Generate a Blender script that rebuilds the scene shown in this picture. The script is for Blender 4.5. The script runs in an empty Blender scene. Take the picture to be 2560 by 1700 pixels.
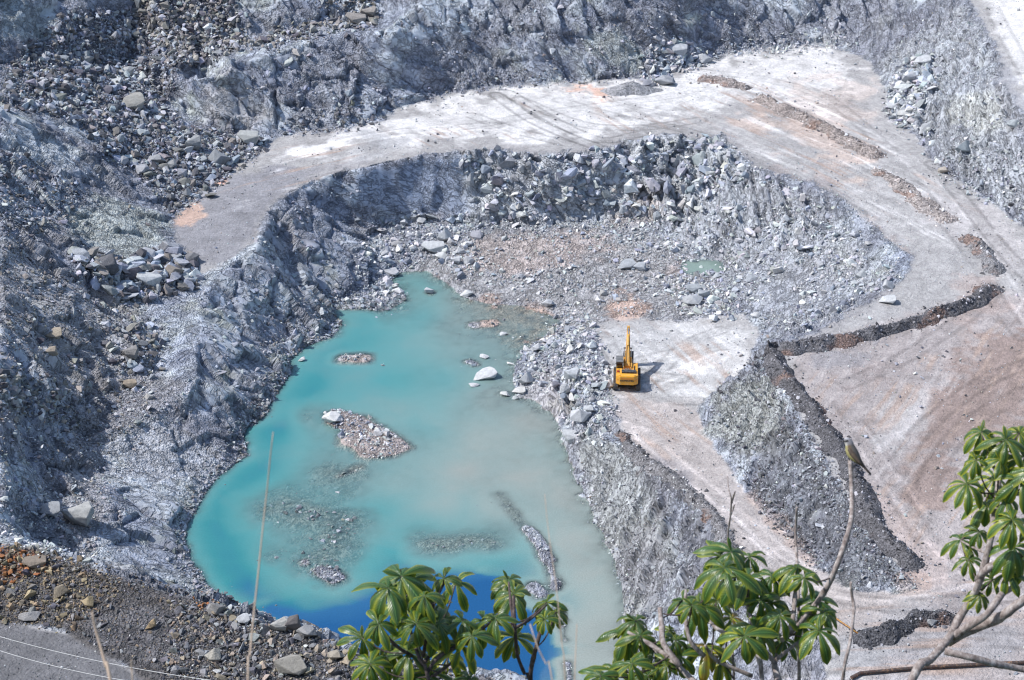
import bpy, bmesh, math, random, time
import numpy as np
from mathutils import Vector, Matrix, Euler
from mathutils.geometry import delaunay_2d_cdt
T0 = time.time()
R = math.radians
random.seed(7)
RNG = np.random.default_rng(11)
S = bpy.context.scene
COL = S.collection

# ------------------------------------------------------------------ camera
CAM_H, PITCH, F = 140.0, R(27.0), 4777.0          # F: focal length in photograph pixels (2560 wide)
cam_d = bpy.data.cameras.new('camera')
cam = bpy.data.objects.new('camera', cam_d); COL.objects.link(cam)
cam.location = (0, 0, CAM_H); cam.rotation_euler = (math.pi/2 - PITCH, 0, 0)
cam_d.sensor_width = 36.0; cam_d.lens = 36.0*F/2560
cam_d.clip_start = 0.5; cam_d.clip_end = 3000
cam_d.dof.use_dof = True; cam_d.dof.focus_distance = 120.0
cam_d.dof.aperture_fstop = cam_d.lens/1000/0.0075
S.camera = cam
# ------------------------------------------------------------------ light
SUN_EL, SUN_AZ = R(50), R(-92)                     # azimuth measured from +Y towards +X
sun_dir = Vector((math.sin(SUN_AZ)*math.cos(SUN_EL), math.cos(SUN_AZ)*math.cos(SUN_EL), math.sin(SUN_EL)))
world = bpy.data.worlds.new('World'); S.world = world; world.use_nodes = True
wn = world.node_tree; bg = wn.nodes['Background']
sky = wn.nodes.new('ShaderNodeTexSky'); sky.sky_type = 'NISHITA'; sky.sun_disc = False
sky.sun_elevation = SUN_EL; sky.sun_rotation = SUN_AZ
sky.air_density = 1.0; sky.dust_density = 1.0; sky.ozone_density = 1.5
wn.links.new(sky.outputs[0], bg.inputs[0]); bg.inputs[1].default_value = 0.15
sun_l = bpy.data.lights.new('sun', 'SUN'); sun_l.energy = 3.6; sun_l.angle = R(0.55); sun_l.color = (1.0, 0.975, 0.95)
sun = bpy.data.objects.new('sun', sun_l); COL.objects.link(sun)
sun.rotation_euler = sun_dir.to_track_quat('Z', 'Y').to_euler(); sun.location = (-80, 80, 200)
S.view_settings.view_transform = 'Standard'; S.view_settings.look = 'None'
S.view_settings.exposure = 0.38; S.view_settings.gamma = 1.0
S.cycles.pixel_filter_type = 'BLACKMAN_HARRIS'; S.cycles.filter_width = 1.15
S.cycles.max_bounces = 6; S.cycles.transparent_max_bounces = 12
S.cycles.use_adaptive_sampling = True; S.cycles.adaptive_threshold = 0.02

# ------------------------------------------------------------------ projection helpers (photograph pixel <-> world)
CP, SP = math.cos(PITCH), math.sin(PITCH)
def ray(u, v):
    x, y = (u-1280)/F, -(v-850)/F
    return np.array([x, CP + y*SP, -SP + y*CP])
def W(u, v, z):
    d = ray(u, v); t = (z-CAM_H)/d[2]
    return np.array([d[0]*t, d[1]*t, z])
def D(u, v, dist):
    d = ray(u, v); d = d/np.linalg.norm(d)
    return Vector((d[0]*dist, d[1]*dist, CAM_H + d[2]*dist))
def project(x, y, z):
    dz = z-CAM_H
    f = y*CP - dz*SP; up = y*SP + dz*CP
    return 1280 + F*x/f, 850 - F*up/f, f

# ------------------------------------------------------------------ noise (numpy)
def _h(ix, iy, iz, seed):
    n = (ix*374761393 + iy*668265263 + iz*2147483647*3 + seed*1274126177) & 0xffffffff
    n = ((n ^ (n >> 13))*1274126177) & 0xffffffff
    n = ((n ^ (n >> 16))*2246822519) & 0xffffffff
    return ((n ^ (n >> 15)) & 0xffffff).astype(np.float32)/np.float32(0xffffff)
def vnoise(x, y, z=None, seed=0):
    fx = np.floor(x); fy = np.floor(y); tx = (x-fx).astype(np.float32); ty = (y-fy).astype(np.float32)
    ix = fx.astype(np.int64); iy = fy.astype(np.int64)
    tx = tx*tx*(3-2*tx); ty = ty*ty*(3-2*ty)
    if z is None:
        o = np.zeros_like(ix)
        a = _h(ix, iy, o, seed); b = _h(ix+1, iy, o, seed); c = _h(ix, iy+1, o, seed); d = _h(ix+1, iy+1, o, seed)
        return (a+(b-a)*tx) + ((c+(d-c)*tx)-(a+(b-a)*tx))*ty
    fz = np.floor(z); tz = (z-fz).astype(np.float32); iz = fz.astype(np.int64); tz = tz*tz*(3-2*tz)
    r = []
    for k in (0, 1):
        a = _h(ix, iy, iz+k, seed); b = _h(ix+1, iy, iz+k, seed); c = _h(ix, iy+1, iz+k, seed); d = _h(ix+1, iy+1, iz+k, seed)
        p = a+(b-a)*tx; q = c+(d-c)*tx
        r.append(p+(q-p)*ty)
    return r[0]+(r[1]-r[0])*tz
def fbm(x, y, z=None, seed=0, octv=4, gain=0.5):
    s = 0; a = 1.0; t = 0
    for k in range(octv):
        s = s + a*vnoise(x*2**k+17.3*k, y*2**k-9.1*k, None if z is None else z*2**k+4.7*k, seed+k)
        t += a; a *= gain
    return s/t
def worley(x, y, z, seed=0):
    # distance to nearest / second feature point and the cell's own random value
    ix = np.floor(x).astype(np.int64); iy = np.floor(y).astype(np.int64); iz = np.floor(z).astype(np.int64)
    f1 = np.full(x.shape, 9, np.float32); f2 = f1.copy(); cid = np.zeros(x.shape, np.float32); fac = cid.copy()
    for a in (-1, 0, 1):
        for b in (-1, 0, 1):
            for c in (-1, 0, 1):
                jx, jy, jz = ix+a, iy+b, iz+c
                h = _h(jx, jy, jz, seed); h2 = _h(jx, jy, jz, seed+5); h3 = _h(jx, jy, jz, seed+9)
                ex, ey, ez = x-jx-h, y-jy-h2, z-jz-h3
                d = (ex**2+ey**2+ez**2).astype(np.float32)
                m = d < f1
                t = (ex*(((h*7.3) % 1)-.5)+ey*(((h2*9.1) % 1)-.5)+ez*(((h3*8.7) % 1)-.5))*2
                f2 = np.where(m, f1, np.minimum(f2, d)); cid = np.where(m, (h3*5.7+h*3.1) % 1, cid); fac = np.where(m, t, fac).astype(np.float32); f1 = np.where(m, d, f1)
    return np.sqrt(f1), np.sqrt(f2), cid, fac
def sstep(a, b, x):
    t = np.clip((x-a)/(b-a), 0, 1); return t*t*(3-2*t)

# ------------------------------------------------------------------ paint masks: outlines read off the photograph, blurred,
# then looked up once per ground vertex and stored on the ground itself
MW, MH, MS, MO = 720, 520, 4.0, 160               # cells, px per cell, margin in px
def poly_mask(poly, blur=3):
    yy, xx = np.mgrid[0:MH, 0:MW]; px = xx*MS-MO+2; py = yy*MS-MO+2
    inside = np.zeros((MH, MW), bool); n = len(poly)
    for i in range(n):
        x0, y0 = poly[i]; x1, y1 = poly[(i+1) % n]
        if y0 == y1: continue
        c = ((y0 > py) != (y1 > py)) & (px < (x1-x0)*(py-y0)/(y1-y0)+x0)
        inside ^= c
    m = inside.astype(np.float32)
    for _ in range(2):
        if blur > 0: m = box(m, blur)
    return m
def line_mask(pts, width, blur=2):
    yy, xx = np.mgrid[0:MH, 0:MW]; px = xx*MS-MO+2; py = yy*MS-MO+2
    d = np.full((MH, MW), 1e9)
    for (x0, y0), (x1, y1) in zip(pts[:-1], pts[1:]):
        dx, dy = x1-x0, y1-y0; t = np.clip(((px-x0)*dx+(py-y0)*dy)/(dx*dx+dy*dy+1e-9), 0, 1)
        d = np.minimum(d, np.hypot(px-x0-t*dx, py-y0-t*dy))
    m = (d < width).astype(np.float32)
    if blur > 0: m = box(box(m, blur), blur)
    return m
def box(a, r):
    for ax in (0, 1):
        p = np.pad(a, [(r+1, r) if k == ax else (0, 0) for k in (0, 1)], mode='edge')
        c = np.cumsum(p, axis=ax, dtype=np.float64)
        n = a.shape[ax]
        a = ((c[2*r+1:2*r+1+n] - c[:n]) if ax == 0 else (c[:, 2*r+1:2*r+1+n]-c[:, :n]))/(2*r+1)
    return a.astype(np.float32)
def look(mask, u, v):
    x = np.clip((u+MO-2)/MS, 0, MW-1.001); y = np.clip((v+MO-2)/MS, 0, MH-1.001)
    ix = x.astype(np.int32); iy = y.astype(np.int32); fx = (x-ix).astype(np.float32); fy = (y-iy).astype(np.float32)
    return (mask[iy, ix]*(1-fx)+mask[iy, ix+1]*fx)*(1-fy)+(mask[iy+1, ix]*(1-fx)+mask[iy+1, ix+1]*fx)*fy

# ------------------------------------------------------------------ object helpers
def tag(o, label=None, cat=None, group=None, kind=None):
    if label: o['label'] = label
    if cat: o['category'] = cat
    if group: o['group'] = group
    if kind: o['kind'] = kind
    return o
def link(name, me, mat=None, parent=None):
    o = bpy.data.objects.new(name, me); COL.objects.link(o)
    if mat is not None and not me.materials: me.materials.append(mat)
    if parent is not None: o.parent = parent
    return o
def empty(name, loc, rz=0):
    o = bpy.data.objects.new(name, None); COL.objects.link(o); o.location = loc; o.rotation_euler = (0, 0, rz)
    o.empty_display_size = 0.3
    return o
def np_mesh(name, V, faces, smooth=False, attrs=None):
    """faces: (n,k) int array, k = 3 or 4"""
    me = bpy.data.meshes.new(name); n, k = faces.shape
    me.vertices.add(len(V)); me.vertices.foreach_set('co', np.asarray(V, np.float32).ravel())
    me.loops.add(n*k); me.loops.foreach_set('vertex_index', faces.astype(np.int32).ravel())
    me.polygons.add(n); me.polygons.foreach_set('loop_start', np.arange(0, n*k, k, dtype=np.int32))
    me.polygons.foreach_set('use_smooth', np.full(n, smooth, bool))
    me.update(calc_edges=True)
    for nm, (typ, arr) in (attrs or {}).items():
        a = me.attributes.new(nm, typ, 'POINT')
        a.data.foreach_set('color' if typ == 'FLOAT_COLOR' else 'value', np.asarray(arr, np.float32).ravel())
    return me
def bm_mesh(bm, name, smooth=False):
    me = bpy.data.meshes.new(name); bm.to_mesh(me); bm.free()
    if smooth: me.polygons.foreach_set('use_smooth', [True]*len(me.polygons))
    return me

# ------------------------------------------------------------------ node material helper
class NT:
    def __init__(s, name):
        s.m = bpy.data.materials.new(name); s.m.use_nodes = True; s.t = s.m.node_tree
        s.b = s.t.nodes['Principled BSDF']; s.out = s.t.nodes['Material Output']
    def n(s, typ, **kw):
        x = s.t.nodes.new(typ)
        for k, v in kw.items(): setattr(x, k, v)
        return x
    def put(s, sock, val):
        if isinstance(val, bpy.types.NodeSocket): s.t.links.new(val, sock)
        elif val is not None: sock.default_value = val
    def attr(s, name, out='Color', kind='GEOMETRY'):
        x = s.n('ShaderNodeAttribute', attribute_name=name, attribute_type=kind); return x.outputs[out]
    def pos(s, kind='Object'): return s.n('ShaderNodeTexCoord').outputs[kind]
    def mapping(s, vec, scale=(1, 1, 1), rot=(0, 0, 0)):
        x = s.n('ShaderNodeMapping'); s.put(x.inputs[0], vec); x.inputs['Scale'].default_value = scale; x.inputs['Rotation'].default_value = rot
        return x.outputs[0]
    def noise(s, vec, scale, detail=4, rough=0.55, dist=0.0):
        x = s.n('ShaderNodeTexNoise'); s.put(x.inputs['Vector'], vec); x.inputs['Scale'].default_value = scale
        x.inputs['Detail'].default_value = detail; x.inputs['Roughness'].default_value = rough; x.inputs['Distortion'].default_value = dist
        return x.outputs['Fac']
    def voro(s, vec, scale, feature='F1', out='Distance'):
        x = s.n('ShaderNodeTexVoronoi', feature=feature); s.put(x.inputs['Vector'], vec); x.inputs['Scale'].default_value = scale
        return x.outputs[out]
    def math(s, op, a, b=None, c=None, clamp=False):
        x = s.n('ShaderNodeMath', operation=op, use_clamp=clamp); s.put(x.inputs[0], a); s.put(x.inputs[1], b); s.put(x.inputs[2], c); return x.outputs[0]
    def ramp(s, fac, stops):
        x = s.n('ShaderNodeValToRGB'); s.put(x.inputs[0], fac); e = x.color_ramp.elements
        while len(e) < len(stops): e.new(0.5)
        for el, (p, c) in zip(e, stops):
            el.position = p; el.color = (c, c, c, 1) if isinstance(c, (int, float)) else (*c, 1)
        return x.outputs[0]
    def mix(s, fac, a, b, mode='MIX'):
        x = s.n('ShaderNodeMix', data_type='RGBA', blend_type=mode)
        s.put(x.inputs[0], fac)
        for k, val in ((6, a), (7, b)):
            if isinstance(val, tuple) and len(val) == 3: val = (*val, 1)
            s.put(x.inputs[k], val)
        return x.outputs[2]
    def bump(s, h, dist=0.1, strength=1.0, normal=None):
        x = s.n('ShaderNodeBump'); s.put(x.inputs['Height'], h); x.inputs['Distance'].default_value = dist; x.inputs['Strength'].default_value = strength
        if normal is not None: s.put(x.inputs['Normal'], normal)
        return x.outputs[0]
    def set(s, **kw):
        for k, v in kw.items():
            k = k.replace('_', ' ')
            if isinstance(v, tuple) and len(v) == 3: v = (*v, 1)
            s.put(s.b.inputs[k], v)
        return s
# ================================================================== TERRAIN
SHORE_W = [(998,680),(976,705),(1014,748),(976,775),(905,772),(824,775),(851,808),(835,840),(759,867),(726,900),(721,943),(683,992),(661,1041),
           (618,1068),(607,1090),(618,1138),(542,1193),(510,1236),(488,1280),(466,1312),(461,1345),(477,1399),(510,1453),(585,1518),(650,1550)]
SHORE_E = [(998,680),(1068,677),(1128,716),(1155,743),(1214,759),(1301,764),(1355,775),(1399,802),(1388,829),(1334,857),(1290,905),(1280,950),(1290,985),
           (1334,1000),(1377,1030),(1409,1084),(1420,1138),(1453,1214),(1485,1290),(1518,1355),(1540,1410),(1556,1475),(1561,1540),(1567,1620),(1572,1700),(1580,1800)]
LIP = [(1800,345,14),(1627,345,14),(1572,358,14),(1496,380,14),(1355,392,14),(1225,380,14),(1171,380,14),(1063,392,14),(1008,403,13.8),(922,423,13.5),
       (846,434,13.3),(781,455,13),(716,488,12.8),(672,531,12.5),(651,575,12.2),(631,619,12),(574,676,11),(497,722,10),(478,764,9.7),(516,799,9),
       (497,879,8),(501,963,7.5),(383,1020,7),(344,1059,6.5),(268,1097,6),(237,1200,6),(298,1253,6),(287,1299,5.5),(222,1375,5),(230,1417,5),(300,1450,4)]
LIP_R = [(1800,345,14),(1865,412,13.7),(1950,445,13.5),(2030,466,13.2),(2105,510,12.8),(2170,564,12.4),(2212,596,12.2),(2277,650,12),(2250,700,11.6),
         (2190,735,11.2),(2130,765,11),(2060,812,11),(1995,845,11),(1935,880,11),(1905,905,10.8),(1945,960,11),(1990,1040,11),(2040,1130,11.2),
         (2100,1230,11.3),(2152,1330,11.3),(2240,1420,11.2),(2300,1462,11)]
TOE_R = [(1650,560,3.5),(1740,625,3.3),(1830,670,3.5),(1830,720,3.6),(1850,780,3.8),(1900,815,4),(1950,838,5.2)]
TOE_R2 = [(1885,885,5),(1850,935,4.2),(1790,980,3.8),(1750,1020,4),(1760,1080,4.5),(1805,1140,5),(1850,1210,5.8),(1910,1280,6.6),(1980,1350,7.6),(2030,1410,8.6),
          (2090,1450,9.7),(2150,1475,10.4),(2250,1480,10.9)]
ROAD_W = [(1475,810,2.6),(1500,870,3),(1525,930,3),(1530,1000,3.2),(1560,1090,4),(1600,1140,4.6),(1680,1190,5.5),(1740,1240,6.5),(1790,1290,7.2),
          (1815,1340,7.8),(1850,1400,8.5),(1950,1500,9.5),(2040,1590,10.2),(2070,1700,10.5),(2090,1800,10.5)]
TOE_B = [(650,375,14),(700,330,14.2),(850,318,14.2),(960,292,14.2),(1000,262,14.2),(1130,228,14.3),(1300,208,14.3),(1500,197,14.3),(1620,190,14.3),
         (1700,165,14.4),(1790,140,14.5),(1850,122,14.6),(2050,105,14.6),(2150,128,14.5),(2200,180,14.5),(2230,250,14.3),(2215,290,14),(2290,330,14),
         (2340,400,13.8),(2400,450,13.3),(2460,480,13),(2560,560,12.3),(2640,640,12)]
TOE_L = [(650,375,14),(574,421,13.6),(516,470,13.2),(470,497,13),(432,536,12.7),(436,597,12.4),(463,626,12.1),(480,690,10.8)]
TOE_C = [(905,585,3.2),(960,548,3.4),(1060,540,3.5),(1200,548,3.3),(1350,555,3.2),(1480,545,3.4),(1560,540,3.5),(1650,560,3.5)]
LEDGE = [(430,190,24),(520,182,24.5),(620,152,25),(720,122,25.5),(850,92,26),(960,82,26.5),(1010,55,27),(1050,15,28.5)]
LEDGE2 = [(440,120,25.5),(520,100,26),(640,82,26.4),(760,62,26.8),(850,42,27),(960,32,27.5)]
NEAR = [(-150,1345,21),(0,1372,21),(100,1380,20.6),(210,1408,20.2),(300,1442,20),(410,1472,19.8),(500,1496,19.5),(600,1540,19.2),(650,1558,19),(770,1575,18.8),(840,1605,18.4),
        (900,1652,18),(1000,1664,17.6),(1150,1678,17),(1260,1695,16.5),(1340,1730,15.5)]
NEAR_T = [(-150,1535,17.6),(0,1550,17.6),(153,1572,17.6),(249,1615,17.5),(306,1657,17.4),(400,1700,17.2),(600,1765,16.6),(900,1810,16),(1300,1860,15)]
ROAD_TR = [(2418,-5,25),(2483,108,24.6),(2505,206,24),(2560,303,23),(2640,400,22)]
PTS = [ # left wall
  (0,-20,40),(200,-20,36),(350,-60,36),(600,-60,35),(850,-60,33),(1000,-60,32),(0,150,31.2),(0,300,29.6),(0,450,26.4),(0,600,24),(0,750,21.6),(0,900,20),(0,1050,17.6),(0,1200,15.2),(0,1330,13),
  (200,150,26.4),(330,60,28),(330,150,23.6),(420,250,20),(200,300,24),(330,330,19.6),(100,420,24),(200,480,20),(330,480,16),(250,600,16),(330,650,14.4),(120,680,18.4),(240,780,14),
  (100,850,16.4),(325,764,10.6),(402,856,9),(380,930,8),(268,979,8),(130,960,14),(200,1080,7.6),(100,1130,11),(120,1250,8),(153,1330,6.8),(60,1370,9.5),
  (-250,-50,44),(-250,400,31),(-250,800,24),(-250,1200,18),(520,250,18.5),(560,330,15.5),(620,260,18.5),(700,230,20),(800,200,20.5),(900,180,20.5),(1000,170,20),
  (550,500,13),(560,580,12.4),(620,450,13.4),(700,400,13.8),
  # back wall
  (1130,-60,31.5),(1300,-60,31),(1500,-60,31),(1700,-60,29.5),(1900,-60,26),(2100,-60,24.5),(2250,-60,25),(1200,110,20.8),(1350,100,21.4),(1500,90,21.5),(1620,100,19.8),(1750,40,21.3),
  (2300,60,20),(2350,180,18.5),(2400,280,18.5),(2450,330,19),(2400,380,16.5),(2520,440,16.5),(2560,480,15.5),(2560,100,25.4),(2600,0,26.5),(2700,300,24),(2700,480,19),
  # upper bench and plateau
  (1300,300,14),(1500,260,14.1),(1000,340,14),(2000,200,14.3),(1900,300,14),(2100,400,13.7),(2300,500,13),(2400,560,12.5),(2500,650,11.8),(2450,720,11.3),(2540,800,11),
  (2300,900,11),(2100,950,11),(2300,1100,11),(2200,1200,11),(2400,1300,11),(2500,1500,11),(2300,1600,10.8),(2500,1700,10.8),(2400,1800,10.6),(2150,1700,10.6),(2350,640,12),(2450,640,11.8),
  (2300,760,11),(2700,900,11),(2700,1300,11),(2700,1700,11),
  # pit floor
  (1250,650,1.6),(1400,640,2.4),(1600,600,3),(1500,720,1.5),(1600,760,2),(1700,850,3.1),(1650,900,3),(1750,930,3.5),(1400,740,.9),(1320,720,.7),(1600,1000,3.2),(1650,1080,4),(1750,1180,5.4),(1850,1290,7),(1960,1420,8.8),
  (1430,850,3.4),(1440,950,3.9),(1455,1030,4.1),(1490,1100,4.2),(1380,900,2),(1390,980,2.2),(1100,620,1.8),(1000,620,2),(1130,680,.8),
  (1690,665,2.7),(1760,643,2.8),(1822,648,2.8),(1830,676,2.8),(1765,702,2.6),(1700,690,2.6),(1760,668,1.9),(1730,675,2.1),(1795,662,2.1)]
BED = [(900,800,2),(800,870,2.4),(745,960,2.8),(680,1060,3),(620,1160,3),(540,1250,3),(510,1330,3),(545,1420,3),(610,1490,4),(1050,760,1.1),(1000,870,1.3),(1100,950,1.1),(1050,1030,1.2),
  (900,960,1.6),(1200,1050,.8),(1200,1200,.8),(1300,1150,.8),(1000,1200,.9),(1350,1250,.8),(1450,1400,.9),(1490,1600,.9),(1430,1260,.8),(700,1250,.40),(800,1290,.35),(760,1350,.4),(730,1310,.38),(850,1330,.45),
  (850,1390,.5),(690,1390,.5),(790,1470,.5),(860,1220,.4),(900,1330,.6),(1050,1350,.32),(1150,1360,.28),(1240,1340,.4),(1100,1400,.55),(950,1300,1.3),(1000,1250,1.1),(930,1400,1.4),(840,1190,.2),(880,1175,.2),
  (1200,1425,1.1),(680,1510,2.6),(850,1468,2.4),(980,1422,2.4),(1080,1412,2.3),(1230,1436,2.2),(1305,1470,2),(720,1530,6),(760,1512,7),(860,1496,7),(980,1462,6.5),(1080,1450,6),(1220,1470,6),(800,1540,8),(930,1510,7.5),(1080,1500,7),(1210,1520,7),(800,1620,9),
  (1000,1600,9),(1200,1600,8),(1330,1610,4),(1300,1690,4),(1180,950,.9),(1230,1000,.4),(1200,900,.6),(1150,820,.5),(1250,800,.22),(1260,745,.15),(1200,765,.25),(1330,790,.12),(1300,830,.2),(830,1060,.6),(780,1040,.6),(1010,1110,.7),(880,1150,.6),(960,790,.9),(1340,1050,.6)]
ISLES = [([(845,1046),(880,1056)],.75,2.4),([(890,1058),(985,1116),(930,1126),(880,1094)],.42,2.9),([(862,896),(905,896)],.22,2.0),([(1074,732),(1076,733)],.1,1.2),([(800,1428),(835,1448)],.42,2.0),([(765,1405),(770,1412)],.12,1.2),
         ([(845,1192),(900,1170)],-.02,1.8),([(1190,812),(1230,808)],.12,2.0),([(1080,1358),(1220,1352)],-.12,3.0),([(700,1270),(860,1310),(800,1400)],-.2,4.5),([(1170,905),(1190,912)],.06,1.2),
         ([(1318,1322),(1340,1340),(1375,1410),(1392,1470)],.25,1.1),([(1400,1520),(1412,1600)],.05,.8),([(1420,1660),(1428,1760)],.15,1.0),([(1250,1235),(1290,1290),(1318,1322)],-.22,1.4),([(1330,1470),(1350,1485)],.35,1.6)]
WORLD_PTS = [(-15,186,0),(0,182,0),(9,178,0),(14,168,-1),(16,150,2),(-60,205,4.5),(-140,110,62),(-60,110,54),(0,110,54),(60,110,53),(150,110,52),
             (-140,150,26),(-60,150,17.6),(-30,148,16),(0,146,14),(30,146,10.5),(75,146,11),(150,146,14),(-140,430,75),(-60,430,70),(0,430,66),(80,430,52),(150,430,50),
             (-140,250,38),(-140,330,52),(-95,190,22),(-140,190,30),(150,200,13),(150,260,20),(150,320,32),(115,300,24),(-60,400,60),(0,405,54),(60,415,42),(110,390,33)]
def densify(line, step=1.3):
    out = []
    P = [W(*p) if len(p) == 3 else W(p[0], p[1], 0.0) for p in line]
    for a, b in zip(P[:-1], P[1:]):
        n = max(1, int(np.linalg.norm((b-a)[:2])/step))
        for i in range(n): out.append(a+(b-a)*i/n)
    out.append(P[-1]); return out
tin = []
for L in (SHORE_W, SHORE_E, LIP, LIP_R, TOE_R, TOE_R2, ROAD_W, TOE_B, TOE_L, TOE_C, LEDGE, LEDGE2, NEAR, NEAR_T, ROAD_TR): tin += densify(L)
tin += [W(*p) for p in PTS] + [np.array(p, float) for p in WORLD_PTS]
tin = np.array(tin)
res = delaunay_2d_cdt([Vector((p[0], p[1])) for p in tin], [], [], 0, 0.02)
tv = np.array([(v.x, v.y) for v in res[0]]); tz = np.array([tin[o[0]][2] for o in res[3]])
GS = 0.25; GX0, GX1, GY0, GY1 = -118.0, 122.0, 140.0, 412.0
nx = int((GX1-GX0)/GS)+1; ny = int((GY1-GY0)/GS)+1
gx = GX0+np.arange(nx)*GS; gy = GY0+np.arange(ny)*GS
Z = np.full((ny, nx), np.nan, np.float32)
for f in res[2]:
    a, b, c = f; P = tv[[a, b, c]]; q = tz[[a, b, c]]
    i0 = max(0, int(math.floor((P[:, 0].min()-GX0)/GS))); i1 = min(nx-1, int(math.ceil((P[:, 0].max()-GX0)/GS)))
    j0 = max(0, int(math.floor((P[:, 1].min()-GY0)/GS))); j1 = min(ny-1, int(math.ceil((P[:, 1].max()-GY0)/GS)))
    if i1 < i0 or j1 < j0: continue
    X, Y = np.meshgrid(gx[i0:i1+1], gy[j0:j1+1])
    den = (P[1, 1]-P[2, 1])*(P[0, 0]-P[2, 0])+(P[2, 0]-P[1, 0])*(P[0, 1]-P[2, 1])
    if abs(den) < 1e-9: continue
    w0 = ((P[1, 1]-P[2, 1])*(X-P[2, 0])+(P[2, 0]-P[1, 0])*(Y-P[2, 1]))/den
    w1 = ((P[2, 1]-P[0, 1])*(X-P[2, 0])+(P[0, 0]-P[2, 0])*(Y-P[2, 1]))/den
    w2 = 1-w0-w1; m = (w0 > -1e-6) & (w1 > -1e-6) & (w2 > -1e-6)
    sub = Z[j0:j1+1, i0:i1+1]; sub[m] = (w0*q[0]+w1*q[1]+w2*q[2])[m]
Z = np.nan_to_num(Z, nan=20.0)
Z0 = box(box(Z, 2), 2)
# lake bed: depth grows from the shoreline to the depths read off the water's colour
lake_xy = [W(u, v, 0)[:2] for u, v in SHORE_W]+[np.array(p_) for p_ in ((-15, 186), (0, 182), (9, 178), (15, 166), (22, 158), (30, 158))]+[W(u, v, 0)[:2] for u, v in SHORE_E[::-1]]
li0, li1, lj0, lj1 = int((-62-GX0)/GS), int((32-GX0)/GS), int((158-GY0)/GS), int((304-GY0)/GS)
LX, LY = np.meshgrid(gx[li0:li1], gy[lj0:lj1]); ins = np.zeros(LX.shape, bool); dsh = np.full(LX.shape, 1e9)
def seg_d(x, y, a, b):
    dx, dy = b[0]-a[0], b[1]-a[1]; t = np.clip(((x-a[0])*dx+(y-a[1])*dy)/(dx*dx+dy*dy+1e-9), 0, 1); return np.hypot(x-a[0]-t*dx, y-a[1]-t*dy)
for a, b in zip(lake_xy, lake_xy[1:]+lake_xy[:1]):
    if a[1] != b[1]: ins ^= ((a[1] > LY) != (b[1] > LY)) & (LX < (b[0]-a[0])*(LY-a[1])/(b[1]-a[1])+a[0])
    dsh = np.minimum(dsh, seg_d(LX, LY, a, b))
num = np.zeros(LX.shape); den = np.zeros(LX.shape)
for u, v, d_ in BED:
    q_ = W(u, v, 0); w_ = 1/((LX-q_[0])**2+((LY-q_[1])*.8)**2+1.0)**1.6; num += w_*d_; den += w_
lu_, lv_, _ = project(LX, LY, 0*LX)
dpm = sstep(.2, .9, look(poly_mask([(540,1490),(640,1518),(730,1502),(850,1482),(960,1444),(1080,1424),(1200,1434),(1310,1472),(1345,1560),(1340,1800),(540,1800)], 5), lu_, lv_)+.5*(fbm(LX*.3, LY*.3, None, 78, 3)-.5))
dpth = num/den; dpth = dpth*(1-dpm)+np.maximum(dpth, 7.0)*dpm
bedz = -dpth*(1-np.exp(-dsh/2.0))-.02+1.3*(fbm(LX*.55, LY*.55, None, 79, 3)-.5)*np.exp(-dsh/1.8)
wob = fbm(LX*.35, LY*.35, None, 77, 3)-.5
for pts_, h_, r_ in ISLES:
    P_ = [W(u, v, 0) for u, v in pts_]; dd = np.full(LX.shape, 1e9)
    for a, b in zip(P_[:-1], P_[1:]): dd = np.minimum(dd, seg_d(LX, LY, a, b))
    bedz = np.maximum(bedz, h_-(h_+1.3)*((dd+wob*1.6)/(r_*1.45)).clip(0, 3)**2)
sub = Z0[lj0:lj1, li0:li1]; LAKE = np.zeros(Z0.shape, bool); LAKE[lj0:lj1, li0:li1] = ins
sub[ins] = bedz[ins]
pq = W(1757, 668, 2.45); pgx, pgy = np.meshgrid(gx, gy); pr2 = ((pgx-pq[0])/4.0)**2+((pgy-pq[1])/3.6)**2+.5*(fbm(pgx*.5, pgy*.5, None, 4, 2)-.5)
PONDM = sstep(2.6, 1.2, pr2); Z0 = Z0*(1-PONDM)+(2.45+.45*np.clip(pr2-1, -1, 2))*PONDM
sub = Z0[lj0:lj1, li0:li1]
X, Y = np.meshgrid(gx, gy); X = X.astype(np.float32); Y = Y.astype(np.float32)
dzx = np.gradient(box(Z0, 4), GS, axis=1); dzy = np.gradient(box(Z0, 4), GS, axis=0)
SLOPE = np.hypot(dzx, dzy)
U, V, _ = project(X, Y, Z0)

# --- drivable ground
P_UP = [(650,378),(700,338),(850,326),(960,300),(1000,270),(1130,235),(1300,213),(1500,202),(1620,195),(1700,170),(1790,146),(1850,128),(2050,112),(2150,133),(2190,180),(2222,250),(2207,290),
        (2280,330),(2330,400),(2390,450),(2450,485),(2560,570),(2720,720),(2720,1860),(2090,1860),(2050,1600),(1960,1500),(1850,1400),(1815,1340),(1790,1290),(1740,1240),(1680,1190),(1600,1140),(1560,1090),(1530,1000),(1525,930),(1500,870),(1480,815),
        (1560,790),(1700,800),(1800,790),(1850,785),(1900,820),(1880,885),(1850,935),(1785,980),(1745,1020),(1758,1080),(1805,1140),(1850,1210),(1910,1280),(1980,1350),(2030,1410),(2090,1450),(2150,1478),(2250,1484),(2310,1468),
        (2250,1420),(2180,1330),(2110,1230),(2050,1130),(2000,1040),(1955,960),(1915,905),(1940,885),(2000,852),(2065,818),(2135,770),(2195,740),(2255,705),(2285,650),(2217,590),(2175,558),(2110,504),(2035,460),(1955,438),(1870,405),(1805,340),
        (1627,340),(1572,352),(1496,374),(1355,386),(1225,374),(1063,386),(922,417),(846,428),(781,449),(716,482),(672,525),(651,569),(625,610),(560,660),(490,690),(463,626),(440,597),(436,536),(475,500),(520,473),(578,424)]
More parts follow.
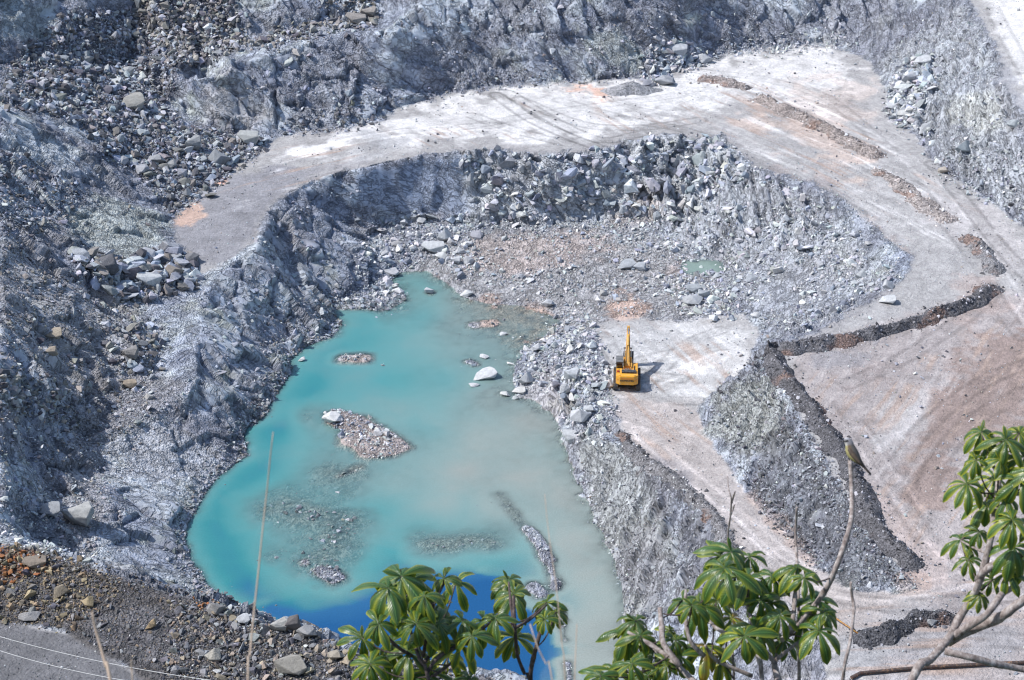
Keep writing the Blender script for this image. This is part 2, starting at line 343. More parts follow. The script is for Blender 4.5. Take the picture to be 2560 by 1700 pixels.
P_FLOOR = [(1000,690),(1100,600),(1250,580),(1420,575),(1600,570),(1700,610),(1800,690),(1830,790),(1700,800),(1480,815),(1400,800),(1300,765),(1150,745)]
P_NROAD = [(-160,1560),(0,1555),(153,1577),(249,1620),(306,1662),(420,1720),(420,1800),(-160,1800)]
P_TR = [(2425,-160),(2425,0),(2490,108),(2512,206),(2570,303),(2720,480),(2720,-160)]
M_UP = np.maximum(poly_mask(P_UP, 2), poly_mask(P_TR, 2)); M_UP = np.maximum(M_UP, poly_mask(P_NROAD, 1))
M_FL = poly_mask(P_FLOOR, 3)
dl_ = look(M_UP, U, V); drive = sstep(.25, .75, dl_+(fbm(X*.5, Y*.5, None, 171, 4, .6)-.5)*1.3*sstep(0, .25, dl_)*sstep(1, .75, dl_))*sstep(0.9, 0.4, SLOPE); floor_ = look(M_FL, U, V)
# --- relief
cliff_poly = [(640,600),(720,480),(850,425),(1063,385),(1225,372),(1355,384),(1496,372),(1627,338),(1810,338),(1880,420),(1790,520),(1640,560),(1480,560),(1200,565),(1060,555),(940,575),(880,640),(830,760),(700,880),(560,980),(560,800)]
blocky = look(poly_mask([(1130,375),(1225,370),(1355,382),(1496,370),(1627,336),(1820,340),(1850,420),(1750,520),(1600,560),(1440,545),(1340,560),(1210,560),(1160,490)], 4), U, V)
wallm = (1-drive)*(1-floor_)*sstep(0.25, 0.7, SLOPE)
shore_soft = sstep(0.0, 1.2, np.abs(Z0))
print('tin', len(tin), 'grid', nx, ny, time.time()-T0)
# bedding: planes dipping down to the right as seen from the camera
bn = np.array([0.50, -0.35, 0.79]); bn /= np.linalg.norm(bn)
b1 = np.cross(bn, [0, 1, 0]); b1 /= np.linalg.norm(b1); b2 = np.cross(bn, b1)
sB = X*bn[0]+Y*bn[1]+Z0*bn[2]; sU = X*b1[0]+Y*b1[1]+Z0*b1[2]; sV = X*b2[0]+Y*b2[1]+Z0*b2[2]
warp = (fbm(X*.12, Y*.12, Z0*.12, 3, 3)-.5)*3
strat = fbm(sB*.9+warp, sU*.13, sV*.13, 21, 4, .6)
big = fbm(X*.07, Y*.07, Z0*.07, 31, 4)-.5
mid = fbm(X*.35, Y*.35, Z0*.35, 41, 4, .6)-.5
fine = fbm(X*1.3, Y*1.3, Z0*1.3, 51, 3, .6)-.5
ridge = 1-np.abs(2*fbm(X*.16, Y*.16, Z0*.16, 61, 4)-1)
f1, f2, cid, fac1 = worley(sB*.36+warp*.25, sU*.16, sV*.20, 71)
blocks = (cid-.5)*.7 + 1.1*fac1 - .4*sstep(.07, .0, f2-f1)
f1b, f2b, cidb, fac2 = worley(sB*1.1+warp*.3, sU*.5, sV*.55, 81)
blocks2 = (cidb-.5)*.8 + 1.1*fac2 - .35*sstep(.10, .0, f2b-f1b)
terr = strat-.5
lw = vnoise(sU*.07, sV*.07, sB*.15, 91); sw = sB/2.7+warp*.22+1.3*lw; saw = (sw-np.floor(sw))**1.5-.4; saw *= sstep(.3, .6, vnoise(X*.08, Y*.08, Z0*.08, 95))
sw2 = sB/.95+warp*.3+1.7*lw; saw2 = (sw2-np.floor(sw2))-.5
rub_m = sstep(.47, .60, fbm(X*.09, Y*.09, Z0*.12, 141, 3))            # broken ground against clean slabs
disp = wallm*shore_soft*(2.0*big+.9*terr+.25*mid+(.06+.25*rub_m)*fine+.95*blocks+(.10+.22*rub_m)*blocks2+.4*(ridge-.7)+1.2*saw+.10*saw2)
disp += blocky*(1-drive)*(1.0*blocks+.40*blocks2+.2*mid)
disp += (1-drive)*(1-wallm)*(.22*fine+.18*mid)*(.35+.65*shore_soft)
disp += drive*(.05*mid+.05*fine+.35*big*shore_soft)
disp = np.where(LAKE, (.42*mid+.42*fine)*sstep(2.5, .3, -Z0)*(.5+.5*sstep(0, .4, np.abs(Z0))), disp)
dsm = box(box(disp, 1), 2); steep = sstep(.8, 1.6, SLOPE)*.85; disp = disp*(1-steep)+dsm*steep
disp = disp*(1-.85*PONDM)
# displace along the surface normal, not just upwards
nl = np.sqrt(1+dzx**2+dzy**2); NX, NY, NZ = -dzx/nl, -dzy/nl, 1/nl
PX = X+NX*disp; PY = Y+NY*disp; PZ = Z0+NZ*disp
U, V, _ = project(PX, PY, PZ)
def ground_z(x, y):
    i = (np.asarray(x)-GX0)/GS; j = (np.asarray(y)-GY0)/GS
    i = np.clip(i, 0, nx-1.001); j = np.clip(j, 0, ny-1.001)
    a = i.astype(int); b = j.astype(int); s = i-a; t = j-b
    Q = HZ
    return (Q[b, a]*(1-s)+Q[b, a+1]*s)*(1-t)+(Q[b+1, a]*(1-s)+Q[b+1, a+1]*s)*t
HZ = Z0+disp*np.minimum(1/NZ, 1.6)
def on_ground(u, v, lift=0.0):
    """first hit of the camera ray through a photograph pixel with the ground"""
    d = ray(u, v); t = np.arange(140, 480, .2)/np.linalg.norm(d)
    x, y, z = d[0]*t, d[1]*t, CAM_H+d[2]*t
    ok = (x > GX0) & (x < GX1) & (y > GY0) & (y < GY1)
    h = np.where(ok, ground_z(x, y), -99)
    k = np.argmax(z <= h)
    if not (z <= h).any(): k = len(t)-1
    return Vector((x[k], y[k], float(h[k])+lift))
print('relief', time.time()-T0)

# ------------------------------------------------------------------ ground colour (its own pigment: rock kinds, dust, clay, gravel; plus a painted cloud shadow on the left bench)
def C(*c): return np.array(c, np.float32)
rgb = np.zeros((ny, nx, 3), np.float32)
def lay(col, m):
    m = np.clip(m, 0, 1)[..., None]
    rgb[:] = rgb*(1-m)+np.asarray(col, np.float32)*LK*m
LK = 1.6
n1 = fbm(X*.05, Y*.05, None, 101, 4); n2 = fbm(X*.22, Y*.22, Z0*.22, 111, 4, .6); n3 = fbm(X*.9, Y*.9, Z0*.9, 121, 3, .6)
lay(C(.26,.275,.305), np.ones_like(X))
lay(C(.33,.35,.36), sstep(.5, .64, strat)*.8)
lay(C(.33,.35,.365), sstep(.50, .7, cid)*wallm*.8)
lay(C(.17,.18,.21), sstep(.35, .1, cid)*wallm*.6)
lay(C(.27,.23,.20), sstep(.60, .72, fbm(X*.06, Y*.06, Z0*.1, 151, 4))*.45)
lay(C(.35,.36,.30), sstep(.55, .72, n2)*sstep(.4, .6, n1)*.7)
lay(C(.15,.16,.195), sstep(.46, .33, strat)*.65)
lay(C(.13,.135,.16), sstep(.08, .0, f2-f1)*wallm*.7)
lay(C(.175,.178,.20), rub_m*.75)     # dusty gravel in the hollows
def pm(poly, blur=6): return look(poly_mask(poly, blur), U, V)
def br(m, amt=.8, nz=None):                       # break a soft outline up with noise
    nz = n2 if nz is None else nz
    return sstep(.5-.25, .5+.25, m+(nz-.5)*amt*2*(4*m*(1-m)*.8+.2))*(m > .004)
LK = 1.4
lay(C(.14,.14,.16), br(pm([(20,160),(160,30),(330,30),(330,-20),(560,-20),(610,110),(500,160),(430,175),(440,205),(410,260),(470,330),(540,330),(660,370),(560,430),(520,480),(470,500),(430,540),(400,480),(330,420),(270,390),(200,310),(100,280),(10,260)], 5))*.9)
lay(C(.30,.288,.285), br(pm([(0,560),(70,600),(150,680),(330,740),(330,800),(420,850),(400,930),(250,960),(260,1000),(150,1000),(60,900),(0,800)], 8))*.75)
lay(C(.40,.43,.45), br(pm([(0,310),(100,320),(190,370),(200,410),(110,420),(60,400),(0,390)], 5))*.8)
lay(C(.33,.36,.36), br(pm([(0,0),(130,10),(150,100),(60,110),(20,60),(0,150)], 5))*.8)
lay(C(.36,.38,.34), br(pm([(130,520),(330,500),(435,590),(420,640),(300,650),(180,610)], 8))*.7)
lay(C(.24,.232,.235), br(pm([(250,960),(500,960),(380,1060),(300,1100),(230,1220),(300,1260),(280,1300),(200,1400),(140,1340),(160,1100)], 6))*.7)
lay(C(.42,.43,.44), br(pm([(400,1010),(470,1080),(600,1140),(540,1190),(380,1250),(300,1200),(260,1110)], 8))*.55)
LK = 1.3
lay(C(.30,.34,.42), br(pm([(880,430),(1150,390),(1180,480),(1170,540),(960,545),(900,480)], 6))*.75)
lay(C(.44,.45,.45), blocky*(1-drive)*(.35+.5*cidb))
lay(C(.42,.37,.34), br(pm([(1540,520),(1600,460),(1640,480),(1680,540),(1600,580),(1500,570)], 5))*.7)
lay(C(.20,.22,.27), br(pm([(700,500),(850,440),(900,520),(800,640),(740,560)], 6))*.6)
lay(C(.33,.335,.345), br(pm([(1640,540),(1700,400),(1850,420),(2000,500),(2200,620),(2250,690),(2050,800),(1880,800),(1830,700)], 8))*.6)
lay(C(.36,.38,.36), br(pm([(1440,90),(1540,60),(1610,130),(1600,180),(1500,150)], 4))*.8)
lay(C(.36,.37,.38), br(pm([(2200,130),(2420,0),(2480,110),(2560,300),(2560,540),(2400,440),(2290,330),(2230,250)], 8))*.65)
lay(C(.46,.46,.42), br(pm([(2360,230),(2500,230),(2520,330),(2400,340)], 6))*.6)
# drivable ground
LK = .87
dv = drive
lay(C(.45,.435,.425), dv)
lay(C(.74,.72,.70), dv*br(pm([(690,380),(880,330),(1000,280),(1160,235),(1400,215),(1560,205),(1680,190),(1760,150),(1950,120),(2150,150),(2150,230),(2060,260),(1800,270),(1600,290),(1500,330),(1150,340),(940,380),(760,400)], 8), 1.2)*.95)
lay(C(.30,.295,.31), dv*br(pm([(430,600),(430,530),(520,480),(600,420),(680,400),(760,420),(900,400),(960,420),(780,450),(680,520),(640,600),(560,660),(480,690)], 7), .8)*.95)  # left of the bench darkened: cloud shadow painted into the ground colour
lay(C(.40,.40,.41), dv*br(pm([(870,350),(960,320),(1030,360),(1010,385),(880,390)], 5), 1.2)*.7)
lay(C(.62,.50,.43), dv*br(pm([(1780,230),(1900,250),(2050,330),(2150,390),(2200,460),(2080,430),(1960,350),(1850,300)], 8), 1.2)*.75)
lay(C(.55,.42,.36), dv*br(pm([(1860,400),(1960,390),(2100,440),(2080,470),(1950,440)], 7), 1.3)*.65)
lay(C(.62,.52,.46), dv*br(pm([(2000,210),(2150,180),(2180,300),(2120,330),(1900,230)], 9), 1.4)*.55)
lay(C(.70,.40,.27), dv*br(pm([(1380,205),(1460,220),(1540,235),(1500,250),(1430,235)], 3), 1.3)*.7)
lay(C(.60,.42,.33), dv*br(pm([(425,545),(480,505),(515,530),(490,562),(440,562)], 3), 1.5, n3*.5+n2*.5)*.85)
lay(C(.66,.42,.32), dv*br(pm([(500,445),(570,436),(560,455),(510,460)], 2))*.9)
lay(C(.43,.385,.37), dv*br(pm([(2020,860),(2480,720),(2560,720),(2720,900),(2720,1800),(2100,1800),(2330,1480),(2240,1380),(2090,1130),(1990,960),(1930,890)], 8)))
lay(C(.52,.49,.48), dv*br(pm([(2250,480),(2350,560),(2480,660),(2560,700),(2560,600),(2440,500)], 6))*.8)
lay(C(.31,.235,.205), dv*br(pm([(2420,880),(2640,800),(2640,1050),(2420,1080),(2330,1330),(2200,1260),(2290,1100)], 12), 1.5)*.85)
lay(C(.335,.27,.25), dv*br(pm([(2110,960),(2190,910),(2320,940),(2250,1000),(2120,1000)], 9), 1.5)*.4)
lay(C(.55,.53,.52), dv*br(pm([(2150,1000),(2290,950),(2310,1060),(2240,1160),(2190,1120)], 9), 1.5)*.6)
lay(C(.30,.29,.30), dv*br(pm([(1990,900),(2250,800),(2320,790),(2250,850),(2030,930)], 7), 1.4)*.7)
lay(C(.55,.455,.42), dv*br(pm([(2130,1250),(2200,1190),(2330,1380),(2420,1450),(2330,1470),(2230,1380)], 9), 1.2)*.6)
lay(C(.46,.36,.32), dv*br(pm([(2340,740),(2420,700),(2520,690),(2520,780),(2420,790)], 9), 1.4)*.5)
lay(C(.58,.57,.56), dv*br(pm([(1490,810),(1600,790),(1780,810),(1900,830),(1870,890),(1840,930),(1770,990),(1640,1000),(1530,960)], 7), 1.0)*.9)
lay(C(.76,.75,.735), dv*br(pm([(1640,900),(1740,890),(1800,930),(1760,970),(1650,960)], 7), 1.2)*.8)
lay(C(.47,.42,.395), dv*br(pm([(1530,985),(1640,1000),(1760,1010),(1810,1140),(1850,1210),(1980,1350),(2100,1450),(2300,1480),(2330,1520),(2100,1600),(1950,1500),(1820,1350),(1740,1240),(1600,1140),(1545,1060)], 6), .8)*.9)
lay(C(.38,.375,.385), dv*br(pm([(2080,1560),(2200,1530),(2420,1500),(2560,1560),(2560,1660),(2130,1690)], 8), 1.2)*.6)
lay(C(.185,.182,.187), br(pm(P_NROAD, 2))*1.0)
lay(C(.75,.73,.71), look(poly_mask(P_TR, 2), U, V)*br(pm([(2430,-150),(2470,40),(2530,150),(2600,300),(2720,400),(2720,-150)], 5), .9)*.9)
lay(C(.36,.36,.38), br(pm([(2470,130),(2505,120),(2540,230),(2600,330),(2560,360),(2500,260)], 4), 1.1)*.7)
lay(C(.34,.325,.325), dv*br(look(line_mask([(u, v) for u, v, _ in LIP[:16]], 15, 2), U, V), 1.5)*.65)
lay(C(.36,.345,.345), dv*br(look(line_mask([(u, v) for u, v, _ in LIP_R[:13]], 26, 4), U, V), 1.6)*.8)
lay(C(.43,.36,.32), dv*br(look(line_mask([(1865,455),(1960,470),(2060,510),(2150,560),(2230,610),(2270,660)], 20, 4), U, V), 1.6)*.5)
# pit floor
LK = 1.0
lay(C(.42,.405,.395), floor_*.85)
lay(C(.50,.425,.385), floor_*br(pm([(1150,640),(1200,590),(1300,580),(1480,590),(1560,620),(1480,650),(1300,670),(1180,690)], 6), 1.2)*.8)
lay(C(.60,.42,.33), floor_*br(pm([(1500,740),(1580,730),(1640,760),(1600,810),(1520,790)], 6), 1.2)*.8)
lay(C(.56,.46,.41), floor_*br(pm([(1700,640),(1740,650),(1700,700),(1640,690)], 5), 1.2)*.7)
lay(C(.56,.47,.43), floor_*br(pm([(1200,640),(1450,590),(1600,600),(1500,640),(1300,680)], 8), 1.2)*.5)
lay(C(.60,.44,.36), br(pm([(1200,745),(1330,760),(1410,780),(1390,840),(1350,860),(1290,800),(1180,780)], 5), 1.2)*.7)
lay(C(.56,.50,.47), br(pm([(1290,980),(1400,900),(1420,1000),(1400,1080),(1340,1040)], 6), 1.2)*.5)
# embankments
lay(C(.34,.345,.33), br(pm([(1430,1060),(1560,1100),(1640,1220),(1700,1400),(1640,1560),(1560,1560),(1500,1350)], 6), .8)*.85)
lay(C(.42,.43,.42), br(pm([(1440,1080),(1560,1110),(1600,1180),(1640,1260),(1560,1330),(1480,1230)], 7), 1.1)*.7)
lay(C(.165,.16,.175), br(pm([(1560,1100),(1700,1200),(1800,1310),(1830,1400),(1760,1520),(1680,1500),(1700,1350),(1620,1210)], 9), 1.0)*.75)
lay(C(.29,.285,.30), br(pm([(1540,1360),(1620,1320),(1720,1500),(1600,1560)], 9), 1.1)*.6)
lay(C(.43,.44,.40), br(pm([(1900,920),(1960,1000),(1980,1090),(1880,1160),(1780,1090),(1760,1020),(1850,950)], 7), 1.0)*.75)
lay(C(.145,.145,.157), br(pm([(1960,1040),(2060,1150),(2150,1300),(2290,1450),(2150,1460),(2040,1400),(1950,1290),(1830,1150),(1900,1130)], 7), 1.2)*.75)
lay(C(.40,.30,.25), br(pm([(2220,1430),(2320,1440),(2330,1470),(2250,1475)], 3), 1.2)*.6)
lay(C(.43,.33,.28), br(pm([(1860,1230),(1900,1240),(2060,1410),(2020,1420)], 3), 1.2)*.55)
lay(C(.115,.105,.10), br(pm([(-160,1360),(0,1370),(100,1378),(210,1408),(300,1442),(500,1496),(650,1558),(770,1570),(900,1652),(1340,1730),(1340,1800),(420,1760),(306,1662),(153,1577),(0,1555),(-160,1540)], 3), .5)*.95)
lay(C(.17,.165,.17), br(pm([(180,1560),(300,1500),(420,1520),(480,1600),(420,1680),(330,1660),(250,1610)], 7), 1.2)*.7)
lay(C(.22,.10,.055), br(pm([(-160,1360),(0,1375),(90,1380),(100,1420),(30,1450),(-160,1440)], 4), .8)*.8)
# lake bed: pale silt, dark stones
wet = LAKE*sstep(.10, -.05, PZ)
LK = 1.0
lay(C(.46,.44,.40), wet)
lay(C(.56,.42,.34), (LAKE*1.0)*br(pm([(1150,735),(1250,715),(1400,775),(1390,850),(1290,880),(1210,830)], 6), 1.0)*.85)
lay(C(.52,.42,.36), (LAKE*1.0)*br(pm([(770,1000),(880,1010),(1030,1080),(1030,1150),(900,1160),(780,1090)], 5), 1.0)*.7)
lay(C(.54,.43,.36), (LAKE*1.0)*br(pm([(830,880),(950,875),(970,920),(850,930)], 4), 1.0)*.7)
lay(C(.11,.13,.15), wet*sstep(.52, .62, n3*.6+n2*.4)*.85)
tone = .82+.36*n3
def tracks(p0, p1, sc, seed):
    a, b = W(*p0), W(*p1); d = (b-a)[:2]; d /= np.linalg.norm(d); al = X*d[0]+Y*d[1]; ac = -X*d[1]+Y*d[0]
    cw_ = (vnoise(al*.03, ac*.03, None, seed+50)-.5)*5
    return fbm((ac+cw_)*sc, al*.07, None, seed, 4, .65)
tk = np.ones_like(X)
for (p0, p1, poly, sc, sd_) in (((1250,260,14),(1450,370,14),[(900,300),(1700,200),(1900,330),(1600,345),(1000,400)],1.1,201),((700,400,13),(1000,330,13.5),[(430,600),(700,350),(900,300),(900,420)],.8,203),
     ((1700,260,14),(2300,560,13),[(1700,200),(2100,200),(2560,620),(2200,600),(1800,340)],1.0,205),((2500,740,11),(2200,1200,11),[(1950,900),(2500,720),(2720,800),(2720,1400),(2300,1400)],.9,207),
     ((1600,1020,4),(1900,1350,7),[(1500,800),(1900,800),(1800,1100),(2100,1500),(1900,1480),(1540,1050)],1.3,209),((2100,1500,10.5),(2500,1480,11),[(2000,1500),(2400,1430),(2720,1400),(2720,1800),(2050,1800)],1.0,211)):
    m_ = pm(poly, 8); t_ = tracks(p0, p1, sc, sd_); tk = tk*(1-m_)+m_*(.66+.68*t_)
tone = tone*(1-drive)+drive*tone*(.35+.65*tk)*(.8+.4*n2)
st_ = tk-1.0; nst = fbm(X*.11, Y*.11, None, 161, 3)
LK = 1.0
lay(C(.47,.36,.30), drive*sstep(-.02, -.16, st_)*sstep(.42, .62, nst)*.75)
lay(C(.68,.66,.645), drive*sstep(.04, .16, st_)*sstep(.60, .42, nst)*.6*(1-.75*look(poly_mask([(1950,900),(2480,720),(2720,720),(2720,1800),(2050,1800),(1500,1000)], 4), U, V)))
TRK = [([(1590,1010),(1640,1080),(1730,1170),(1830,1260),(1960,1390),(2080,1470),(2250,1510),(2420,1500),(2620,1470)],11,.80),([(1600,985),(1700,1090),(1790,1180),(1880,1280),(2000,1400),(2130,1490),(2350,1480),(2560,1400)],10,1.22),
 ([(1560,1000),(1600,1090),(1700,1180),(1800,1270),(1900,1380),(2020,1480)],8,1.2),([(2620,800),(2540,720),(2460,610),(2390,530),(2310,440),(2210,370),(2090,310),(1950,250)],13,1.2),([(2640,740),(2560,660),(2480,580),(2400,490),(2330,420)],13,.78),
 ([(2560,820),(2500,740),(2440,640),(2360,550),(2280,470)],12.5,.85),([(1240,240),(1330,300),(1420,340),(1500,370)],14,.72),([(1270,235),(1380,300),(1500,350),(1600,335)],14,.75),([(1300,250),(1450,310),(1600,320),(1750,300)],14,.8),
 ([(1180,290),(1300,330),(1420,360)],14,.8),([(1400,255),(1560,300),(1720,330),(1850,380),(2000,440),(2150,520)],13.8,.82),([(1450,245),(1650,290),(1800,330),(1950,400),(2100,480),(2250,580)],13.6,1.15),([(1000,330),(1150,320),(1330,290),(1500,265),(1700,240)],14,.85),
 ([(700,400),(850,360),(1050,330),(1250,320)],13.8,1.2),([(2150,1080),(2220,1190),(2300,1300),(2400,1410),(2520,1480)],11,1.2),([(2110,1010),(2200,1150),(2280,1300),(2350,1400)],11,.85),([(2600,900),(2450,960),(2300,1080),(2230,1200)],11,.82),([(2560,980),(2420,1060),(2330,1180),(2300,1300)],11,.85),
 ([(2480,740),(2360,830),(2250,900),(2120,960)],11,.84),([(1560,980),(1700,930),(1800,900)],3.3,1.15),([(1600,970),(1650,920),(1720,860),(1800,830)],3.3,.82),([(1500,830),(1540,890),(1600,930),(1700,950)],3.2,.8),([(1620,960),(1660,1000),(1740,1010)],3.3,.82),([(1600,900),(1700,880),(1820,880)],3.2,.86),
 ([(2080,1660),(2250,1610),(2420,1600),(2620,1610)],10.7,.8),([(1720,180),(1900,200),(2050,240),(2140,300),(2230,380)],14,.84),([(2480,40),(2530,130),(2590,230),(2660,330)],24,.82)]
rut = np.zeros_like(X); tm = np.ones_like(X)
for pts_, z_, val in TRK:
    P_ = [W(u, v, z_)[:2] for u, v in pts_]; Q_ = []
    for k_ in range(len(P_)-1):
        p0, p1, p2, p3 = P_[max(k_-1, 0)], P_[k_], P_[k_+1], P_[min(k_+2, len(P_)-1)]
        for t in np.arange(0, 1, .2): Q_.append(.5*(2*p1+(p2-p0)*t+(2*p0-5*p1+4*p2-p3)*t*t+(3*p1-p0-3*p2+p3)*t**3))
    Q_.append(P_[-1])
    qa = np.array(Q_); i0 = max(0, int((qa[:, 0].min()-4-GX0)/GS)); i1 = min(nx, int((qa[:, 0].max()+4-GX0)/GS)); j0 = max(0, int((qa[:, 1].min()-4-GY0)/GS)); j1 = min(ny, int((qa[:, 1].max()+4-GY0)/GS))
    if i1 <= i0 or j1 <= j0: continue
    sx_, sy_ = X[j0:j1, i0:i1], Y[j0:j1, i0:i1]; dd = np.full(sx_.shape, 1e9)
    for a, b in zip(Q_[:-1], Q_[1:]): dd = np.minimum(dd, seg_d(sx_, sy_, a, b))
    for off_ in (0, 2.6):
        e_ = np.abs(dd-1.3-off_*0)
        m_ = sstep(.55, .15, e_) if off_ == 0 else sstep(1.6, .2, dd)*.35
        m_ = m_*sstep(.25, .6, fbm(sx_*.3, sy_*.3, None, int(pts_[0][0]), 2)+.12)
        tm[j0:j1, i0:i1] *= 1+(val-1)*m_*drive[j0:j1, i0:i1]*1.4
tone = tone*tm
rgb *= tone[..., None]
rgb *= (np.array([.985, 1.0, 1.025], np.float32)[None, None]*(1-drive)[..., None]+drive[..., None])
rgb = np.clip(rgb, .02, .9)
# ground split into the parts people would name: driven surfaces and rock
quad = np.arange(nx*ny).reshape(ny, nx)
F4 = np.stack([quad[:-1, :-1], quad[:-1, 1:], quad[1:, 1:], quad[1:, :-1]], -1).reshape(-1, 4)
Vall = np.stack([PX, PY, PZ], -1).reshape(-1, 3)
rgba = np.concatenate([rgb, np.ones((ny, nx, 1), np.float32)], -1).reshape(-1, 4)
rough_attr = np.clip(1-drive*.85, 0, 1).reshape(-1)
bedc = np.stack([sU, sV, sB+.35*warp, np.ones_like(sB)], -1).reshape(-1, 4); brkn = (np.clip(rub_m+(1-wallm), 0, 1)*(1-.6*look(poly_mask([(1420,1060),(1560,1090),(1850,1400),(1900,1600),(1540,1600)], 4), U, V))).reshape(-1); uu = U.reshape(-1); vv = V.reshape(-1)
fc_u = uu[F4[:, 0]]; fc_v = vv[F4[:, 0]]
def cut(name, sel, mat):
    f = F4[sel]; ids = np.unique(f); re = np.zeros(len(Vall), np.int32); re[ids] = np.arange(len(ids))
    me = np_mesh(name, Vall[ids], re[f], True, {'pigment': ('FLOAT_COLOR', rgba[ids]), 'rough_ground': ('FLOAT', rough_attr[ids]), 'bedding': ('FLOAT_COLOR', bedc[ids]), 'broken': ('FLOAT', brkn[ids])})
    o = link(name, me, mat); o['kind'] = 'structure'; return o

g = NT('quarry_ground')
p = g.pos()
pig = g.attr('pigment'); rg = g.attr('rough_ground', 'Fac')
nA = g.noise(p, 2.2, 5, .65); nB = g.noise(p, 9.0, 3, .6)
bd = g.attr('bedding')
strm = g.noise(g.mapping(bd, (.26, .30, 2.0)), 1.0, 5, .62, .2)
crk = g.noise(g.mapping(bd, (.22, .30, .75)), 1.0, 4, .55, .3)
crack = g.math('SUBTRACT', 1.0, g.math('MULTIPLY', g.math('ABSOLUTE', g.math('SUBTRACT', crk, .5)), 26.0), clamp=True)
crk2 = g.noise(g.mapping(bd, (.9, .8, 1.6)), 1.0, 3, .55, .3)
crack2 = g.math('SUBTRACT', 1.0, g.math('MULTIPLY', g.math('ABSOLUTE', g.math('SUBTRACT', crk2, .47)), 20.0), clamp=True)
crk_all = g.math('MULTIPLY', g.math('MAXIMUM', crack, g.math('MULTIPLY', crack2, .7)), g.math('MULTIPLY', rg, g.math('LESS_THAN', .40, g.noise(p, .35, 3))))
spk = g.voro(p, 3.2, 'F1'); spk2 = g.voro(p, 6.5, 'F1', 'Color')
sep = g.n('ShaderNodeSeparateColor'); g.put(sep.inputs[0], spk2)
brk_ = g.attr('broken', 'Fac'); nL = g.noise(p, .5, 4, .6)
k1 = g.math('ADD', g.math('MULTIPLY_ADD', nL, .7, .65), g.math('MULTIPLY', g.math('SUBTRACT', nA, .5), g.math('MULTIPLY_ADD', brk_, .62, .28)))
k2 = g.math('ADD', .30, g.math('MULTIPLY', strm, 1.42))
k2 = g.math('ADD', g.math('MULTIPLY', k2, rg), g.math('SUBTRACT', 1.0, rg))
k3 = g.math('ADD', 1.0, g.math('MULTIPLY', g.math('SUBTRACT', sep.outputs[0], .5), g.math('MULTIPLY', brk_, g.math('MULTIPLY_ADD', rg, .28, .12))))
kk = g.math('MULTIPLY', g.math('MULTIPLY', g.math('MULTIPLY', k1, k2), k3), g.math('MULTIPLY_ADD', crk_all, -.5, 1.0))
comb = g.n('ShaderNodeCombineColor'); [g.put(comb.inputs[i], kk) for i in range(3)]
g.set(Base_Color=g.mix(1.0, pig, comb.outputs[0], 'MULTIPLY'), Roughness=.92, Specular_IOR_Level=.25)
hh = g.math('ADD', g.math('MULTIPLY', nA, g.math('MULTIPLY_ADD', brk_, .35, .2)), g.math('ADD', g.math('MULTIPLY', strm, .5), g.math('MULTIPLY', spk, g.math('MULTIPLY', brk_, -.45))))
hh = g.math('SUBTRACT', g.math('MULTIPLY', g.math('ADD', hh, g.math('MULTIPLY', nB, .15)), g.math('MULTIPLY_ADD', rg, .9, .1)), g.math('MULTIPLY', crk_all, .5))
g.set(Normal=g.bump(hh, .7, .85))
M_GROUND = g.m
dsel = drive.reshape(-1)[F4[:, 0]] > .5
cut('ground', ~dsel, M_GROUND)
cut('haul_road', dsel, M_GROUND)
print('ground', time.time()-T0)
# ================================================================== WATER
def gnear(pts, x, y, pw=2.2):
    num = np.zeros(x.shape); den = np.zeros(x.shape)
    for (u, v, val) in pts:
        q = W(u, v, 0); w = 1/((x-q[0])**2+(y-q[1])**2+4)**(pw/2)
        num += w*val; den += w
    return num/den
SILT = [(1060,700,.25),(1150,800,.7),(1250,740,1),(1300,780,1),(1200,860,.55),(1050,800,.15),(950,780,.1),(900,850,.05),(1000,950,.1),(1100,950,.25),(1250,1000,.8),(1330,1060,1),
        (1200,1100,.85),(1050,1080,.35),(1150,1180,1),(1000,1200,.6),(1300,1200,1),(1100,1250,.75),(1250,1270,.8),(1400,1250,1),(1450,1350,1),(1480,1450,1),(1500,1600,1),(1530,1700,1),
        (950,1280,.1),(1050,1330,.1),(1200,1350,.2),(850,1250,.15),(700,1200,.1),(650,1100,0),(750,980,0),(600,1200,0),(520,1300,0),(560,1400,0),(900,1400,.05),(1250,1420,.2),(800,1130,.25),(900,1160,.35)]
ws = 0.5
wx = np.arange(-62, 26, ws); wy = np.arange(163, 304, ws); WX, WY = np.meshgrid(wx, wy)
def dens_l(x, y):
    i = np.clip(((x-GX0)/GS).astype(int), 0, nx-1); j = np.clip(((y-GY0)/GS).astype(int), 0, ny-1); return box(box(LAKE.astype(np.float32), 3), 3)[j, i] > .02
wz = ground_z(WX, WY); wu, wv, _ = project(WX, WY, 0*WX)
lake_m = dens_l(WX, WY)
keep = lake_m & (wz < 0.6)
idx = np.arange(WX.size).reshape(WX.shape)
q = np.stack([idx[:-1, :-1], idx[:-1, 1:], idx[1:, 1:], idx[1:, :-1]], -1).reshape(-1, 4)
kk_ = keep.reshape(-1); q = q[kk_[q].any(1)]
ids = np.unique(q); re = np.zeros(WX.size, np.int32); re[ids] = np.arange(len(ids))
depth = np.clip(-wz, 0, 20)
